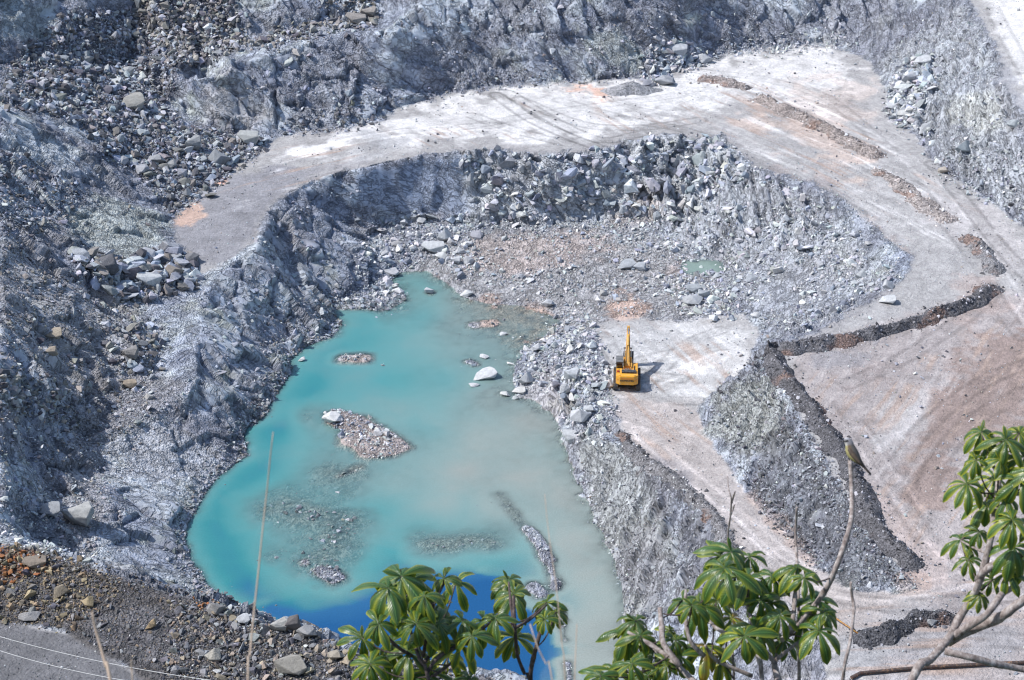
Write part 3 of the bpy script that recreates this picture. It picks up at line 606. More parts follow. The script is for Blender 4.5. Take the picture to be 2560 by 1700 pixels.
# the broad bed only, so that the colour of the water column is smooth
sil = gnear(SILT, WX, WY)
def dens(x, y):
    i = np.clip(((x-GX0)/GS).astype(int), 0, nx-1); j = np.clip(((y-GY0)/GS).astype(int), 0, ny-1); return Z0[j, i]
bed = np.clip(-dens(WX, WY), 0, 20)
sil = sil*sstep(4.5, 1.8, bed)
VW = np.stack([WX, WY, 0*WX], -1).reshape(-1, 3)[ids]
me = np_mesh('lake', VW, re[q], True, {'silt': ('FLOAT', sil.reshape(-1)[ids]), 'depth': ('FLOAT', depth.reshape(-1)[ids]), 'bed': ('FLOAT', bed.reshape(-1)[ids])})
def water_mat(name, k_clear, cols):
    w = NT(name); p = w.pos()
    dep = w.attr('depth', 'Fac'); bd = w.attr('bed', 'Fac'); sl = w.attr('silt', 'Fac')
    jit = w.noise(p, .12, 4, .6, .6)
    sl2 = w.math('ADD', sl, w.math('MULTIPLY_ADD', jit, .5, -.25), clamp=True)
    clear = w.ramp(w.math('DIVIDE', w.math('ADD', bd, w.math('MULTIPLY_ADD', jit, 1.2, -.6)), 8.0, clamp=True), cols)
    col = w.mix(w.ramp(sl2, [(.1, 0.0), (.95, 1.0)]), clear, (.29, .325, .295))
    kq = w.math('MULTIPLY_ADD', sl2, 1.8, k_clear)
    op = w.math('SUBTRACT', 1.0, w.math('POWER', 2.718, w.math('MULTIPLY', w.math('MULTIPLY', dep, kq), -1.0)), clamp=True)
    rip = w.bump(w.noise(w.mapping(p, (1, .6, 1)), 3.0, 3, .6), .035, .5)
    gr = w.noise(p, 5.0, 2, .6)
    col = w.mix(1.0, col, w.ramp(gr, [(.3, .88), (.7, 1.1)]), 'MULTIPLY')
    df = w.n('ShaderNodeBsdfDiffuse'); w.put(df.inputs[0], col)
    tr = w.n('ShaderNodeBsdfTransparent'); tr.inputs[0].default_value = (.86, .95, .95, 1)
    m1 = w.n('ShaderNodeMixShader'); w.put(m1.inputs[0], op); w.t.links.new(tr.outputs[0], m1.inputs[1]); w.t.links.new(df.outputs[0], m1.inputs[2])
    gl = w.n('ShaderNodeBsdfGlossy'); gl.inputs['Roughness'].default_value = .06; w.put(gl.inputs['Normal'], rip)
    fr = w.n('ShaderNodeFresnel'); fr.inputs[0].default_value = 1.33; w.put(fr.inputs['Normal'], rip)
    m2 = w.n('ShaderNodeMixShader'); w.put(m2.inputs[0], fr.outputs[0]); w.t.links.new(m1.outputs[0], m2.inputs[1]); w.t.links.new(gl.outputs[0], m2.inputs[2])
    w.t.links.new(m2.outputs[0], w.out.inputs[0]); return w.m
M_WATER = water_mat('lake_water', 1.15, [(0.0, (.17, .32, .32)), (.14, (.10, .315, .315)), (.28, (.042, .23, .245)), (.38, (.03, .175, .23)), (.48, (.026, .12, .25)), (.75, (.014, .088, .22))])
lake = link('lake', me, M_WATER); lake['kind'] = 'structure'
# small pond on the pit floor
pc = W(1760, 668, 2.45)
ux = np.arange(-5.5, 5.6, .25); PXg, PYg = np.meshgrid(pc[0]+ux, pc[1]+ux)
pz = ground_z(PXg, PYg); kp = (pz < 2.75)
idx = np.arange(PXg.size).reshape(PXg.shape); q = np.stack([idx[:-1, :-1], idx[:-1, 1:], idx[1:, 1:], idx[1:, :-1]], -1).reshape(-1, 4)
q = q[kp.reshape(-1)[q].any(1)]; ids = np.unique(q); re = np.zeros(PXg.size, np.int32); re[ids] = np.arange(len(ids))
me = np_mesh('pond', np.stack([PXg, PYg, 0*PXg+2.45], -1).reshape(-1, 3)[ids], re[q], True,
             {'silt': ('FLOAT', np.full(len(ids), .42)), 'depth': ('FLOAT', np.clip(2.45-pz, 0, 3).reshape(-1)[ids]*2.2), 'bed': ('FLOAT', np.full(len(ids), .2))})
o = link('pond', me, water_mat('pond_water', 2.5, [(0, (.20, .30, .26)), (1, (.12, .25, .24))])); o['kind'] = 'structure'

# ================================================================== ROCKS
rk = NT('rock'); p = rk.pos()
geo = rk.n('ShaderNodeNewGeometry')
na = rk.noise(geo.outputs['Position'], 1.7, 5, .65); nb = rk.noise(geo.outputs['Position'], 6.5, 3, .6)
def rock_out(m, colour):
    f = m.math('MULTIPLY', m.math('MULTIPLY_ADD', na if m is rk else m.na, .9, .52), m.math('MULTIPLY_ADD', nb if m is rk else m.nb, .5, .75))
    cc = m.n('ShaderNodeCombineColor'); [m.put(cc.inputs[i], f) for i in range(3)]
    m.set(Base_Color=m.mix(1.0, colour, cc.outputs[0], 'MULTIPLY'), Roughness=.9, Specular_IOR_Level=.3)
    m.set(Normal=m.bump(m.math('ADD', m.math('MULTIPLY', na if m is rk else m.na, .7), m.math('MULTIPLY', nb if m is rk else m.nb, .3)), .25, .7))
rock_out(rk, rk.attr('tone')); M_RUB = rk.m
rb = NT('boulder_rock'); g2 = rb.n('ShaderNodeNewGeometry')
rb.na = rb.noise(g2.outputs['Position'], 1.7, 5, .65); rb.nb = rb.noise(g2.outputs['Position'], 6.5, 3, .6)
rock_out(rb, rb.n('ShaderNodeObjectInfo').outputs['Color']); M_BLD = rb.m

def hull(n, seed, flat=1.0, cuts=5):
    r = np.random.default_rng(seed); bm = bmesh.new()
    pts = r.normal(size=(n, 3)); pts /= np.linalg.norm(pts, axis=1)[:, None]
    pts *= (r.uniform(.75, 1.0, (n, 1)))
    for _ in range(cuts):                                 # cleavage planes: flat faces like broken stone
        nrm = r.normal(size=3); nrm /= np.linalg.norm(nrm); dd = r.uniform(.42, .7)
        e = pts@nrm-dd; pts = pts-np.clip(e, 0, None)[:, None]*nrm
    pts *= np.array([1, r.uniform(.65, 1), flat*r.uniform(.6, .95)])
    for q_ in pts: bm.verts.new(q_)
    ret = bmesh.ops.convex_hull(bm, input=bm.verts)
    bmesh.ops.delete(bm, geom=[v for v in bm.verts if not v.link_faces], context='VERTS')
    bmesh.ops.triangulate(bm, faces=bm.faces)
    return bm
LIB = []
for k in range(20):
    bm = hull(13, 300+k, .9 if k < 13 else .5, 4); bm.verts.ensure_lookup_table(); bm.verts.index_update()
    LIB.append((np.array([v.co[:] for v in bm.verts], np.float32), np.array([[v.index for v in f.verts] for f in bm.faces], np.int32))); bm.free()
BLD = []
for k in range(18):
    bm = hull(18, 500+k, .95 if k < 12 else .55, 8)
    bmesh.ops.dissolve_limit(bm, angle_limit=R(9), verts=bm.verts, edges=bm.edges)
    bmesh.ops.bevel(bm, geom=bm.edges[:], offset=.022, segments=1, affect='EDGES')
    bmesh.ops.triangulate(bm, faces=bm.faces)
    bmesh.ops.subdivide_edges(bm, edges=[e for e in bm.edges if e.calc_length() > .25], cuts=1)
    bmesh.ops.triangulate(bm, faces=bm.faces)
    rr = np.random.default_rng(900+k)
    co = np.array([v.co[:] for v in bm.verts]); dn = (fbm(co[:, 0]*2.2+k*7, co[:, 1]*2.2, co[:, 2]*2.2, 7+k, 3)-.5)
    for v, d_ in zip(bm.verts, dn): v.co *= 1+.16*d_
    me = bm_mesh(bm, 'boulder'); me.materials.append(M_BLD); BLD.append(me)
PALE, GREY, BROWN, DARK, RUST, BLUE = (.56,.565,.56), (.40,.415,.44), (.38,.335,.285), (.13,.13,.145), (.32,.14,.06), (.33,.36,.42)
U, V, FD = project(PX, PY, PZ)
AREA = (GS*GS*nl).astype(np.float32)
# which ground is in view (coarse depth buffer), so that the named boulders are ones the photo shows
bu = np.clip(((U+200)/10).astype(int), 0, 299); bv = np.clip(((V+200)/10).astype(int), 0, 219)
zb = np.full((220, 300), 1e9); np.minimum.at(zb, (bv, bu), FD)
VIS = (FD < zb[bv, bu]+3.5)
rocks = []      # x y z size tone zone
def zone(poly, dens_, smin, smax, pal, a=2.0, blur=2, key=None, slope_max=None, line=None, only_vis=False, brk=0, brf=.25, z_at=None):
    m = look(poly_mask(poly, blur) if line is None else line_mask(poly, line, blur), U, V)
    if brk: m = m*sstep(brk-.08, brk+.08, fbm(X*brf, Y*brf, None, int(dens_*1000)+len(poly)*7, 3))
    pr = m*dens_*AREA
    if slope_max: pr = pr*(SLOPE < slope_max)
    if only_vis: pr = pr*VIS
    hit = np.nonzero(RNG.random(pr.shape) < pr)
    n = len(hit[0])
    r = RNG.random(n); s = smin*(1-r*(1-(smin/smax)**a))**(-1/a)
    jx = RNG.uniform(-.5, .5, n)*GS; jy = RNG.uniform(-.5, .5, n)*GS
    x = PX[hit]+jx; y = PY[hit]+jy; z = PZ[hit] if z_at is None else np.where(LAKE[hit], np.maximum(PZ[hit], z_at-.35*s), PZ[hit])
    w = np.array([q_[1] for q_ in pal], float); w /= w.sum()
    t = np.array([q_[0] for q_ in pal])[RNG.choice(len(pal), n, p=w)]*RNG.uniform(.7, 1.3, (n, 1))*np.array([1, 1, 1])
    t = t*(1+RNG.normal(0, .03, (n, 3)))
    vis = VIS[hit]
    for i in range(n): rocks.append((x[i], y[i], z[i], s[i], t[i], key, vis[i]))
    return n
TAL = [(GREY,4),((.27,.255,.24),3),(PALE,.9),(DARK,3.5),(BLUE,3)]
BRN = [((.30,.28,.255),5),(GREY,3),(PALE,.8),(DARK,3)]
PAL = [(PALE,5),(GREY,4),(BLUE,2),((.6,.6,.59),2)]
FLO = [(GREY,4),(PALE,3),((.40,.37,.35),2)]
BLK = [(DARK,6),(GREY,2),((.16,.15,.15),4),(PALE,.5)]
zone([(20,170),(150,40),(330,30),(420,140),(440,205),(410,260),(470,330),(560,330),(670,350),(650,380),(580,430),(520,480),(470,510),(430,545),(400,480),(330,420),(270,390),(200,310),(100,280),(10,260)], 11, .25, 2.2, TAL, 1.8, key='slide')
zone([(330,-40),(570,-40),(620,115),(560,130),(510,160),(440,165),(400,120),(330,80)], 7, .4, 2.1, BRN, 1.6, key='pile')
zone([(630,130),(640,100),(700,70),(800,45),(780,-30),(930,-30),(950,65),(850,80),(760,100),(660,130)], 2.6, .4, 2.2, BRN, 1.6, key='ledge')
zone([(-60,380),(80,390),(170,440),(225,500),(140,570),(60,600),(-60,540)], 5, .25, 1.6, TAL, 2.0, key='left_mid')
zone([(170,640),(300,650),(440,630),(490,650),(495,710),(400,740),(330,760),(230,700)], 3.5, .7, 3.0, TAL, 1.2, key='bench_pile')
zone([(-60,550),(60,590),(160,680),(330,740),(420,850),(400,960),(260,1000),(200,1060),(120,1050),(-60,1000)], 3.2, .2, 1.5, BRN, 2.2, key='left_low')
zone([(250,820),(380,800),(410,870),(400,930),(300,930)], 2, .5, 2.0, TAL, 1.4, key='left_low')
zone([(-60,920),(120,960),(200,1050),(170,1080),(60,1040),(-60,1000)], 3, .4, 1.7, BRN, 1.6, key='left_low')
zone([(0,1180),(100,1210),(150,1290),(240,1360),(240,1400),(100,1385),(0,1340)], 4.5, .2, 1.3, PAL, 1.9, key='foot_left')
zone([(250,1050),(500,940),(470,1060),(330,1150),(300,1380),(220,1410),(200,1250)], 2.5, .15, .8, FLO, 2.2)
zone([(0,1000),(200,1050),(260,980),(400,950),(380,1040),(260,1120),(230,1230),(170,1330),(60,1260),(0,1200)], 3, .18, 1.3, [(GREY,4),(BROWN,2),(PALE,3),(DARK,1)], 2.0, key='foot_left')
zone([(0,600),(330,760),(420,860),(260,980),(0,960)], 2.2, .18, 1.4, BRN, 2.0, key='left_low', brk=.47)
zone([(60,420),(430,560),(430,640),(200,620),(0,560)], .8, .2, 1.2, TAL, 2.0, brk=.5)
# west shore rubble
zone(SHORE_W[4:], 7, .18, 1.1, TAL, 2.1, line=22, blur=2, key='shore')
zone([(700,700),(830,730),(870,800),(760,870),(700,930),(650,880),(620,780)], 2.2, .2, 1.0, TAL, 2.2)
zone([(560,1080),(700,900),(740,940),(640,1080)], 3, .2, 1.0, TAL, 2.2)
zone([(880,640),(960,560),(1010,540),(1230,545),(1240,570),(1180,600),(1210,660),(1170,690),(1120,660),(1030,640),(1000,690),(1015,760),(900,770),(820,760),(880,690)], 5, .22, 2.3, PAL, 1.8, key='head')
zone([(1010,650),(1200,590),(1500,580),(1700,600),(1720,790),(1500,780),(1380,770),(1220,750),(1120,700)], 5, .15, 1.2, FLO, 2.2, brk=.44)
zone([(1130,690),(1250,660),(1500,640),(1700,600),(1720,760),(1450,740),(1250,730)], 1.0, .35, 1.8, PAL, 1.9, brk=.5, key='slope_right')
zone([(1240,560),(1450,545),(1680,530),(1740,580),(1700,640),(1500,590),(1250,600)], 2.6, .25, 1.6, PAL, 2.0, key='cliff_foot')
zone([(1640,560),(1690,480),(1720,400),(1850,400),(2000,480),(2120,560),(2240,650),(2260,690),(2100,790),(2000,830),(1900,810),(1830,790),(1760,760),(1700,700)], 4.2, .2, 2.4, PAL, 1.95, key='slope_right', brk=.40)
zone([(1640,690),(1760,690),(1850,760),(1820,800),(1720,790)], 3, .3, 2.0, PAL, 1.7, key='slope_right')
zone([(1330,870),(1400,810),(1480,790),(1510,880),(1540,960),(1540,1040),(1510,1110),(1440,1110),(1400,1040),(1390,980),(1270,960),(1300,910)], 6, .2, 2.0, PAL, 1.8, key='berm_lake')
zone([(1350,840),(1400,760),(1480,780),(1420,870)], 4, .2, 1.2, PAL, 2.0)
zone([(1420,1100),(1560,1090),(1640,1160),(1790,1280),(1840,1400),(1900,1550),(1560,1560),(1500,1320)], 7, .12, .6, [(GREY,4),(DARK,4),(PALE,1.5)], 2.6)
zone(SHORE_E[17:], 5, .15, .7, [(GREY,4),(PALE,2),(DARK,2)], 2.2, line=18)
zone([(1890,880),(1960,1000),(2100,1180),(2310,1450),(2140,1470),(2000,1360),(1870,1200),(1760,1070),(1780,990)], 4.5, .15, 1.1, [(GREY,4),(DARK,4),(PALE,1)], 2.3)
zone([(1850,1180),(1900,1170),(2020,1340),(2080,1430),(2020,1410),(1920,1290)], 7, .2, 1.0, BLK, 2.0)
zone([(2270,150),(2340,130),(2350,200),(2300,260),(2260,330),(2215,270),(2230,200)], 2.2, .5, 2.4, PAL, 1.4, key='right_foot')
zone([(2240,250),(2290,280),(2340,340),(2330,360),(2270,320)], 1.6, .5, 2.3, PAL, 1.4, key='right_foot')
zone([(2330,400),(2440,350),(2600,400),(2600,580),(2450,490),(2360,460)], 2.5, .25, 1.6, [(GREY,4),(PALE,3),(DARK,1)], 1.9, key='right_wall')
zone([(2200,130),(2420,0),(2500,200),(2560,320),(2400,400),(2280,320)], 1.5, .2, .9, [(GREY,4),(PALE,3),(DARK,1)], 2.2)
zone([(1620,110),(1700,100),(1780,130),(1760,160),(1700,180),(1650,215),(1600,200)], 2.4, .5, 2.5, PAL, 1.4, key='back_foot')
zone([(1780,130),(1850,100),(2050,80),(2150,110),(2060,125),(1850,140)], 2.5, .3, 1.2, PAL, 2.0, key='back_foot')
zone([(690,310),(850,260),(980,240),(960,300),(850,330),(700,345)], 3, .25, 1.6, TAL, 1.9, key='back_foot')
zone([(970,260),(1150,190),(1300,180),(1500,170),(1620,160),(1600,200),(1300,215),(1130,235),(1000,275)], 3, .2, .9, TAL, 2.2)
zone([(960,60),(1100,40),(1300,20),(1500,30),(1700,20),(2100,40),(2100,100),(1700,140),(1400,180),(1000,230),(850,200)], .5, .2, 1.1, TAL, 2.0)
zone([(1130,395),(1230,385),(1360,395),(1500,385),(1620,350),(1800,350),(1860,420),(1760,520),(1600,550),(1440,540),(1200,548)], 1.0, .7, 3.0, [(GREY,4),(PALE,3),(BLUE,2)], 1.3, only_vis=True)
zone([(640,600),(780,470),(900,440),(1000,560),(880,640),(830,760),(640,960),(560,1000),(520,820)], .5, .3, 1.6, [(GREY,3),(BLUE,3)], 1.8, only_vis=True)
zone([(960,60),(1300,20),(1700,20),(2100,20),(2120,100),(1700,140),(1300,190),(1000,240),(700,320),(560,330),(640,180),(800,120)], .35, .4, 2.2, [(GREY,3),(BLUE,3),(PALE,1)], 1.7, only_vis=True, brk=.48)
zone([(1900,930),(1940,1000),(1990,1090),(2045,1180),(2110,1280),(2190,1390),(2240,1440)], 7, .15, .9, BLK, 2.1, line=30)
# islands, spit
zone([(800,1025),(880,1030),(1000,1080),(1010,1125),(930,1140),(880,1110),(810,1070)], 5, .2, 1.3, PAL, 1.9, key='island')
zone([(760,1405),(830,1410),(860,1440),(830,1465),(770,1450)], 4, .2, .9, PAL, 1.9)
zone([(850,890),(890,885),(925,895),(900,910),(860,910)], 4, .2, .7, PAL, 2)
zone([(1300,1320),(1340,1325),(1390,1420),(1415,1560),(1440,1700),(1400,1700),(1370,1560),(1340,1500),(1350,1420)], 5, .15, .8, [(GREY,3),(PALE,2)], 2.2)
zone([(640,1240),(800,1200),(930,1280),(880,1400),(800,1480),(640,1420)], 3.0, .25, 1.1, [((.2,.22,.23),3),(GREY,1)], 2.2)
zone([(1010,1340),(1250,1330),(1320,1400),(1300,1440),(1100,1420)], 2.2, .2, .8, [((.2,.22,.23),3),(GREY,1)], 2.2)
zone([(1150,860),(1320,830),(1400,900),(1290,1000),(1180,960)], .35, .3, 1.2, [((.3,.3,.3),3),(PALE,2)], 1.9)
zone([(x-14, y+4) for x, y in SHORE_W[4:]], 1.8, .25, 1.2, [((.2,.22,.23),3),(GREY,1)], 2.0, line=45)
zone([(1180,1280),(1330,1290),(1250,1240),(1100,1260),(1080,1320)], 1.2, .2, .7, [((.2,.22,.23),3)], 2.2)
zone([(1800,345),(1865,412),(1950,445),(2030,466),(2105,510),(2170,564),(2212,596),(2277,650)], 1.6, .15, .9, PAL, 2.2, line=16)
zone([(830,1170),(930,1160),(920,1230),(820,1230)], 1.2, .2, .9, [((.2,.22,.23),3)], 2.0)
zone([(900,700),(1300,740),(1200,1000),(950,1000)], .05, .25, 1.1, [((.25,.26,.27),3),(PALE,1)], 2.0, z_at=-.02, brk=.5)
zone([(1080,780),(1300,790),(1290,960),(1250,1040),(1080,1000)], .22, .2, 1.2, [((.22,.23,.24),4),(PALE,1)], 2.1, z_at=-.04, brk=.45)
zone([(x-10, y+2) for x, y in SHORE_W[3:]], .8, .2, 1.0, [((.18,.19,.2),4),(GREY,1)], 2.0, line=60, z_at=-.06, brk=.5)
zone([(1020,1230),(1330,1230),(1320,1330),(1000,1300)], .25, .2, .8, [((.2,.22,.23),3)], 2.2, z_at=-.08, brk=.48)
zone([(640,1200),(930,1200),(900,1450),(650,1450)], .7, .2, .9, [((.19,.2,.21),3),(GREY,1)], 2.2, z_at=-.10, brk=.5)
zone([(1010,1340),(1260,1330),(1310,1400),(1100,1420)], .4, .2, .7, [((.19,.2,.21),3),(GREY,1)], 2.2, z_at=-.10, brk=.48)
# near berm, bottom left
zone([(-100,1362),(0,1372),(100,1380),(210,1408),(300,1442),(280,1500),(180,1570),(0,1552),(-100,1540)], 14, .16, 1.2, [((.33,.26,.17),4),((.2,.165,.12),5),(DARK,3),((.26,.25,.24),2)], 1.9, key='near')
zone([(-100,1362),(0,1372),(100,1380),(120,1420),(40,1450),(-100,1470)], 4, .3, 1.2, [(RUST,5),(BROWN,2)], 1.8)
zone([(200,1400),(500,1492),(600,1540),(500,1640),(420,1690),(300,1640),(180,1580)], 11, .12, .9, [((.28,.22,.16),2),((.16,.155,.16),5),(DARK,3),((.3,.3,.31),1)], 2.3, key='near')
zone([(420,1500),(520,1495),(660,1555),(780,1570),(900,1650),(1150,1675),(1340,1720),(1340,1780),(500,1760),(400,1690),(430,1600)], 12, .18, 1.5, [((.32,.27,.21),4),((.27,.27,.275),4),(DARK,4),(PALE,.4)], 1.8, key='near')
zone([(500,1490),(560,1500),(560,1530),(490,1525)], 5, .25, .7, [(RUST,5),(BROWN,1)], 2)
zone([(-100,1560),(150,1580),(300,1660),(420,1730),(-100,1800)], 5, .08, .3, [((.28,.28,.29),2),((.15,.15,.155),4)], 3)
zone([(480,1480),(620,1530),(560,1540),(420,1470)], 4, .15, .6, [((.2,.17,.15),3),(GREY,2)], 2.2)
# thin scatter everywhere on the slopes and a few stones on the driven ground
zone([(-100,-100),(2660,-100),(2660,1800),(-100,1800)], .55, .15, .8, [(GREY,4),(PALE,2),(BROWN,1),(DARK,2)], 2.4, brk=.5, slope_max=2.2)
zone([(600,200),(2560,200),(2560,1500),(1500,1500)], .03, .1, .35, [(GREY,3),(PALE,3)], 2.6)
print('rocks', len(rocks), time.time()-T0)
# ------------------------------------------------------------------ boulders by hand: photograph px (u, v of the foot, width px, height px), tone, label
HERO = [(200,1322,84,78,(.46,.46,.44),0,'huge pale cube shaped boulder standing on the left slope above the lake'),
 (130,1290,60,34,(.36,.37,.38),13,'flat grey slab leaning behind the huge cube shaped boulder'),
 (366,722,64,46,(.62,.63,.62),2,'white rounded boulder at the front of the pile on the left bench'),
 (430,695,56,40,(.30,.27,.24),3,'brown block beside the white boulder on the left bench'),
 (475,660,50,34,(.22,.22,.23),14,'dark slab tilted on the right end of the left bench boulder pile'),
 (275,690,60,60,(.16,.16,.17),5,'black leaning boulder at the left of the bench pile'),
 (1216,958,64,26,(.62,.63,.63),13,'long pale slab lying in the lake east shallows'),
 (1210,904,26,16,(.60,.61,.62),4,'small pale pointed rock standing in the water above the long slab'),
 (1186,979,28,12,(.62,.62,.62),14,'flat pale stone in the shallows just below the long slab'),
 (1258,842,26,10,(.55,.56,.57),15,'low flat stone in the shallows near the upper east shore'),
 (1263,994,28,16,(.60,.60,.58),6,'pale stone with a dark foot in the shallows by the rock bank'),
 (1302,985,36,16,(.62,.61,.58),13,'cream coloured flat stone at the edge of the rock bank'),
 (1288,1002,20,14,(.48,.50,.5),8,'small grey stone between two cream stones in the shallows'),
 (835,1062,56,34,(.66,.66,.65),1,'white rounded boulder at the west end of the lake island'),
 (1074,736,24,18,(.55,.56,.57),7,'lone layered rock standing in the north end of the lake'),
 (756,922,20,12,(.68,.68,.67),9,'small white rock in the turquoise water by the west shore'),
 (1078,634,58,34,(.60,.61,.61),2,'large pale block above the north tip of the lake'),
 (1114,608,36,44,(.58,.59,.59),10,'tall pale boulder standing over the north tip of the lake'),
 (1105,650,34,22,(.58,.59,.58),11,'rounded pale boulder on the shore right of the north tip'),
 (1141,662,28,26,(.56,.57,.58),0,'left one of two pale boulders on the flat floor beyond the lake'),
 (1172,664,32,30,(.50,.51,.53),3,'right one of two pale boulders on the flat floor beyond the lake'),
 (1010,565,24,20,(.55,.56,.58),6,'pale block under the blue cliff at the left'),
 (1052,560,26,22,(.56,.57,.58),4,'pale block under the blue cliff near its middle'),
 (984,692,46,22,(.5,.51,.53),12,'grey slab at the water line west of the north tip'),
 (992,616,34,16,(.36,.36,.37),14,'dark flat slab in the rocks north west of the lake'),
 (1570,672,46,26,(.42,.44,.46),13,'grey tilted slab on the pit floor between lake and pond'),
 (1605,678,32,24,(.46,.48,.50),5,'grey block leaning by the tilted slab on the pit floor'),
 (1168,742,36,18,(.60,.61,.61),15,'pale flat boulder on the shore right of the north tip shallows'),
 (1373,770,32,24,(.50,.51,.53),1,'grey boulder on the shore where the orange shallows end'),
 (1432,955,42,46,(.52,.54,.56),0,'largest grey boulder on the rock bank left of the excavator'),
 (1318,965,38,40,(.56,.57,.57),10,'tall pale rock at the water edge of the rock bank'),
 (1425,1115,46,46,(.60,.61,.61),2,'large white boulder at the lower end of the rock bank'),
 (1455,1060,60,40,(.55,.56,.57),3,'broad pale boulder just above the lower end of the rock bank'),
 (1475,1035,34,26,(.50,.52,.53),6,'grey boulder at the roadside in the rock bank below the excavator'),
 (1410,985,30,36,(.56,.57,.58),8,'upright pale slab in the middle of the rock bank'),
 (1340,880,30,22,(.56,.57,.58),9,'pale rock at the upper left tip of the rock bank'),
 (1730,765,52,34,(.54,.55,.56),4,'pale boulder at the front of the cluster on the slope above the excavator'),
 (1760,748,36,30,(.50,.52,.53),7,'grey boulder behind the pale one above the excavator'),
 (1730,735,40,26,(.46,.48,.49),2,'squat grey boulder upslope of the pair above the excavator'),
 (1890,795,26,16,(.60,.60,.59),11,'small white boulder at the foot of the rubble slope'),
 (2225,760,44,22,(.58,.59,.59),13,'white flat boulder just above the dark gravel bank'),
 (2060,868,22,12,(.62,.6,.56),11,'cream stone set in the dark gravel bank'),
 (1668,215,52,28,(.38,.39,.41),1,'single grey boulder on the pale bench beside the gravel heap'),
 (1690,140,50,36,(.50,.52,.54),2,'pale grey boulder in the middle of the back wall heap'),
 (1640,135,28,26,(.50,.52,.53),10,'squarish boulder at the left end of the back wall heap'),
 (1762,160,46,30,(.48,.50,.52),3,'sharp boulder at the right end of the back wall heap'),
 (2275,205,34,30,(.50,.51,.53),0,'upper grey boulder in the row at the foot of the right slope'),
 (2312,160,44,22,(.52,.53,.54),13,'flat boulder topping the row at the foot of the right slope'),
 (2235,275,42,22,(.56,.57,.58),14,'pale flat boulder in the row at the foot of the right slope'),
 (2262,295,40,24,(.60,.60,.58),4,'white boulder with a cream top at the lower right slope foot'),
 (2315,335,42,36,(.50,.51,.52),8,'lowest large boulder of the row at the right slope foot'),
 (2415,390,44,40,(.30,.34,.36),10,'blue grey block stuck in the right slope'),
 (2360,435,30,22,(.42,.38,.33),6,'brownish block low on the right slope'),
 (2535,320,32,24,(.40,.43,.44),11,'greenish boulder high on the right slope at the edge of view'),
 (616,365,52,44,(.46,.47,.45),2,'tall pale boulder standing at the foot of the rockslide'),
 (545,415,60,50,(.32,.34,.36),3,'large dark grey block at the foot of the rockslide'),
 (485,380,46,50,(.36,.37,.37),0,'upright grey block in the lower rockslide'),
 (392,415,46,34,(.34,.35,.36),6,'grey block with a flat top in the lower rockslide'),
 (428,425,32,28,(.42,.42,.41),9,'pale block beside the flat topped one in the lower rockslide'),
 (468,495,22,30,(.50,.49,.47),10,'pale upright rock by the orange patch on the bench'),
 (337,275,64,46,(.38,.37,.34),13,'long tilted slab half way down the rockslide'),
 (316,190,44,26,(.42,.43,.43),14,'pale slab in the upper rockslide'),
 (212,160,48,28,(.40,.41,.41),15,'pale slab at the left edge of the upper rockslide'),
 (330,905,44,52,(.30,.29,.28),0,'big fractured block in the left slope below the bench pile'),
 (322,975,34,28,(.44,.36,.27),2,'tan boulder on the small ledge of the left slope'),
 (372,1000,26,20,(.50,.49,.47),3,'pale grey block on the small ledge of the left slope'),
 (140,860,46,26,(.42,.36,.28),13,'tan slab on the dark left slope'),
 (135,905,28,28,(.40,.34,.27),5,'tan block below the tan slab on the left slope'),
 (885,62,52,34,(.36,.33,.30),2,'rounded brown boulder at the right end of the top ledge'),
 (925,45,44,34,(.34,.31,.28),0,'brown boulder right at the end of the top ledge'),
 (150,1495,44,40,(.34,.29,.22),8,'large tan slab standing in the near rubble bank at the left'),
 (222,1525,30,40,(.46,.37,.23),10,'yellow brown block in the near rubble bank'),
 (80,1425,58,32,(.30,.25,.20),2,'big brown rock under the rusty stones at the left edge'),
 (70,1555,54,28,(.38,.37,.36),4,'grey rock at the roadside in the lower left corner'),
 (380,1575,26,34,(.48,.36,.22),9,'yellow faced upright stone in the middle of the near bank'),
 (535,1660,40,46,(.52,.49,.42),10,'cream pointed boulder low on the near bank'),
 (540,1540,50,40,(.30,.29,.28),3,'dark block at the crest of the near bank beside the rusty stones'),
 (700,1585,50,46,(.42,.41,.38),0,'large grey boulder on the crest of the near bank by the blue water'),
 (738,1580,40,50,(.17,.155,.15),5,'dark jagged boulder on the crest of the near bank by the blue water'),
 (770,1600,56,38,(.30,.30,.30),1,'dark grey rounded boulder on the near crest right of the jagged one'),
 (610,1560,40,24,(.46,.47,.48),13,'pale grey flat rock on the near crest behind the grass stalk'),
 (740,1690,90,50,(.34,.32,.28),12,'very broad brown slab at the bottom of the near bank'),
 (2330,1568,34,22,(.36,.37,.38),3,'grey block in the dark stone row at the lower right'),
 (840,1655,46,34,(.36,.32,.26),6,'brown boulder on the near bank left of the leafy tree')]
nb_ = 0
def boulder(x, y, z, sx, sy, sz, tone, k, rot, label, group=None):
    o = bpy.data.objects.new('boulder', BLD[k % len(BLD)]); COL.objects.link(o)
    o.location = (x, y, z); o.scale = (sx, sy, sz); o.rotation_euler = rot; o.color = (*[min(.9, max(.03, float(c))) for c in tone], 1)
    tag(o, label, 'boulder', group); return o
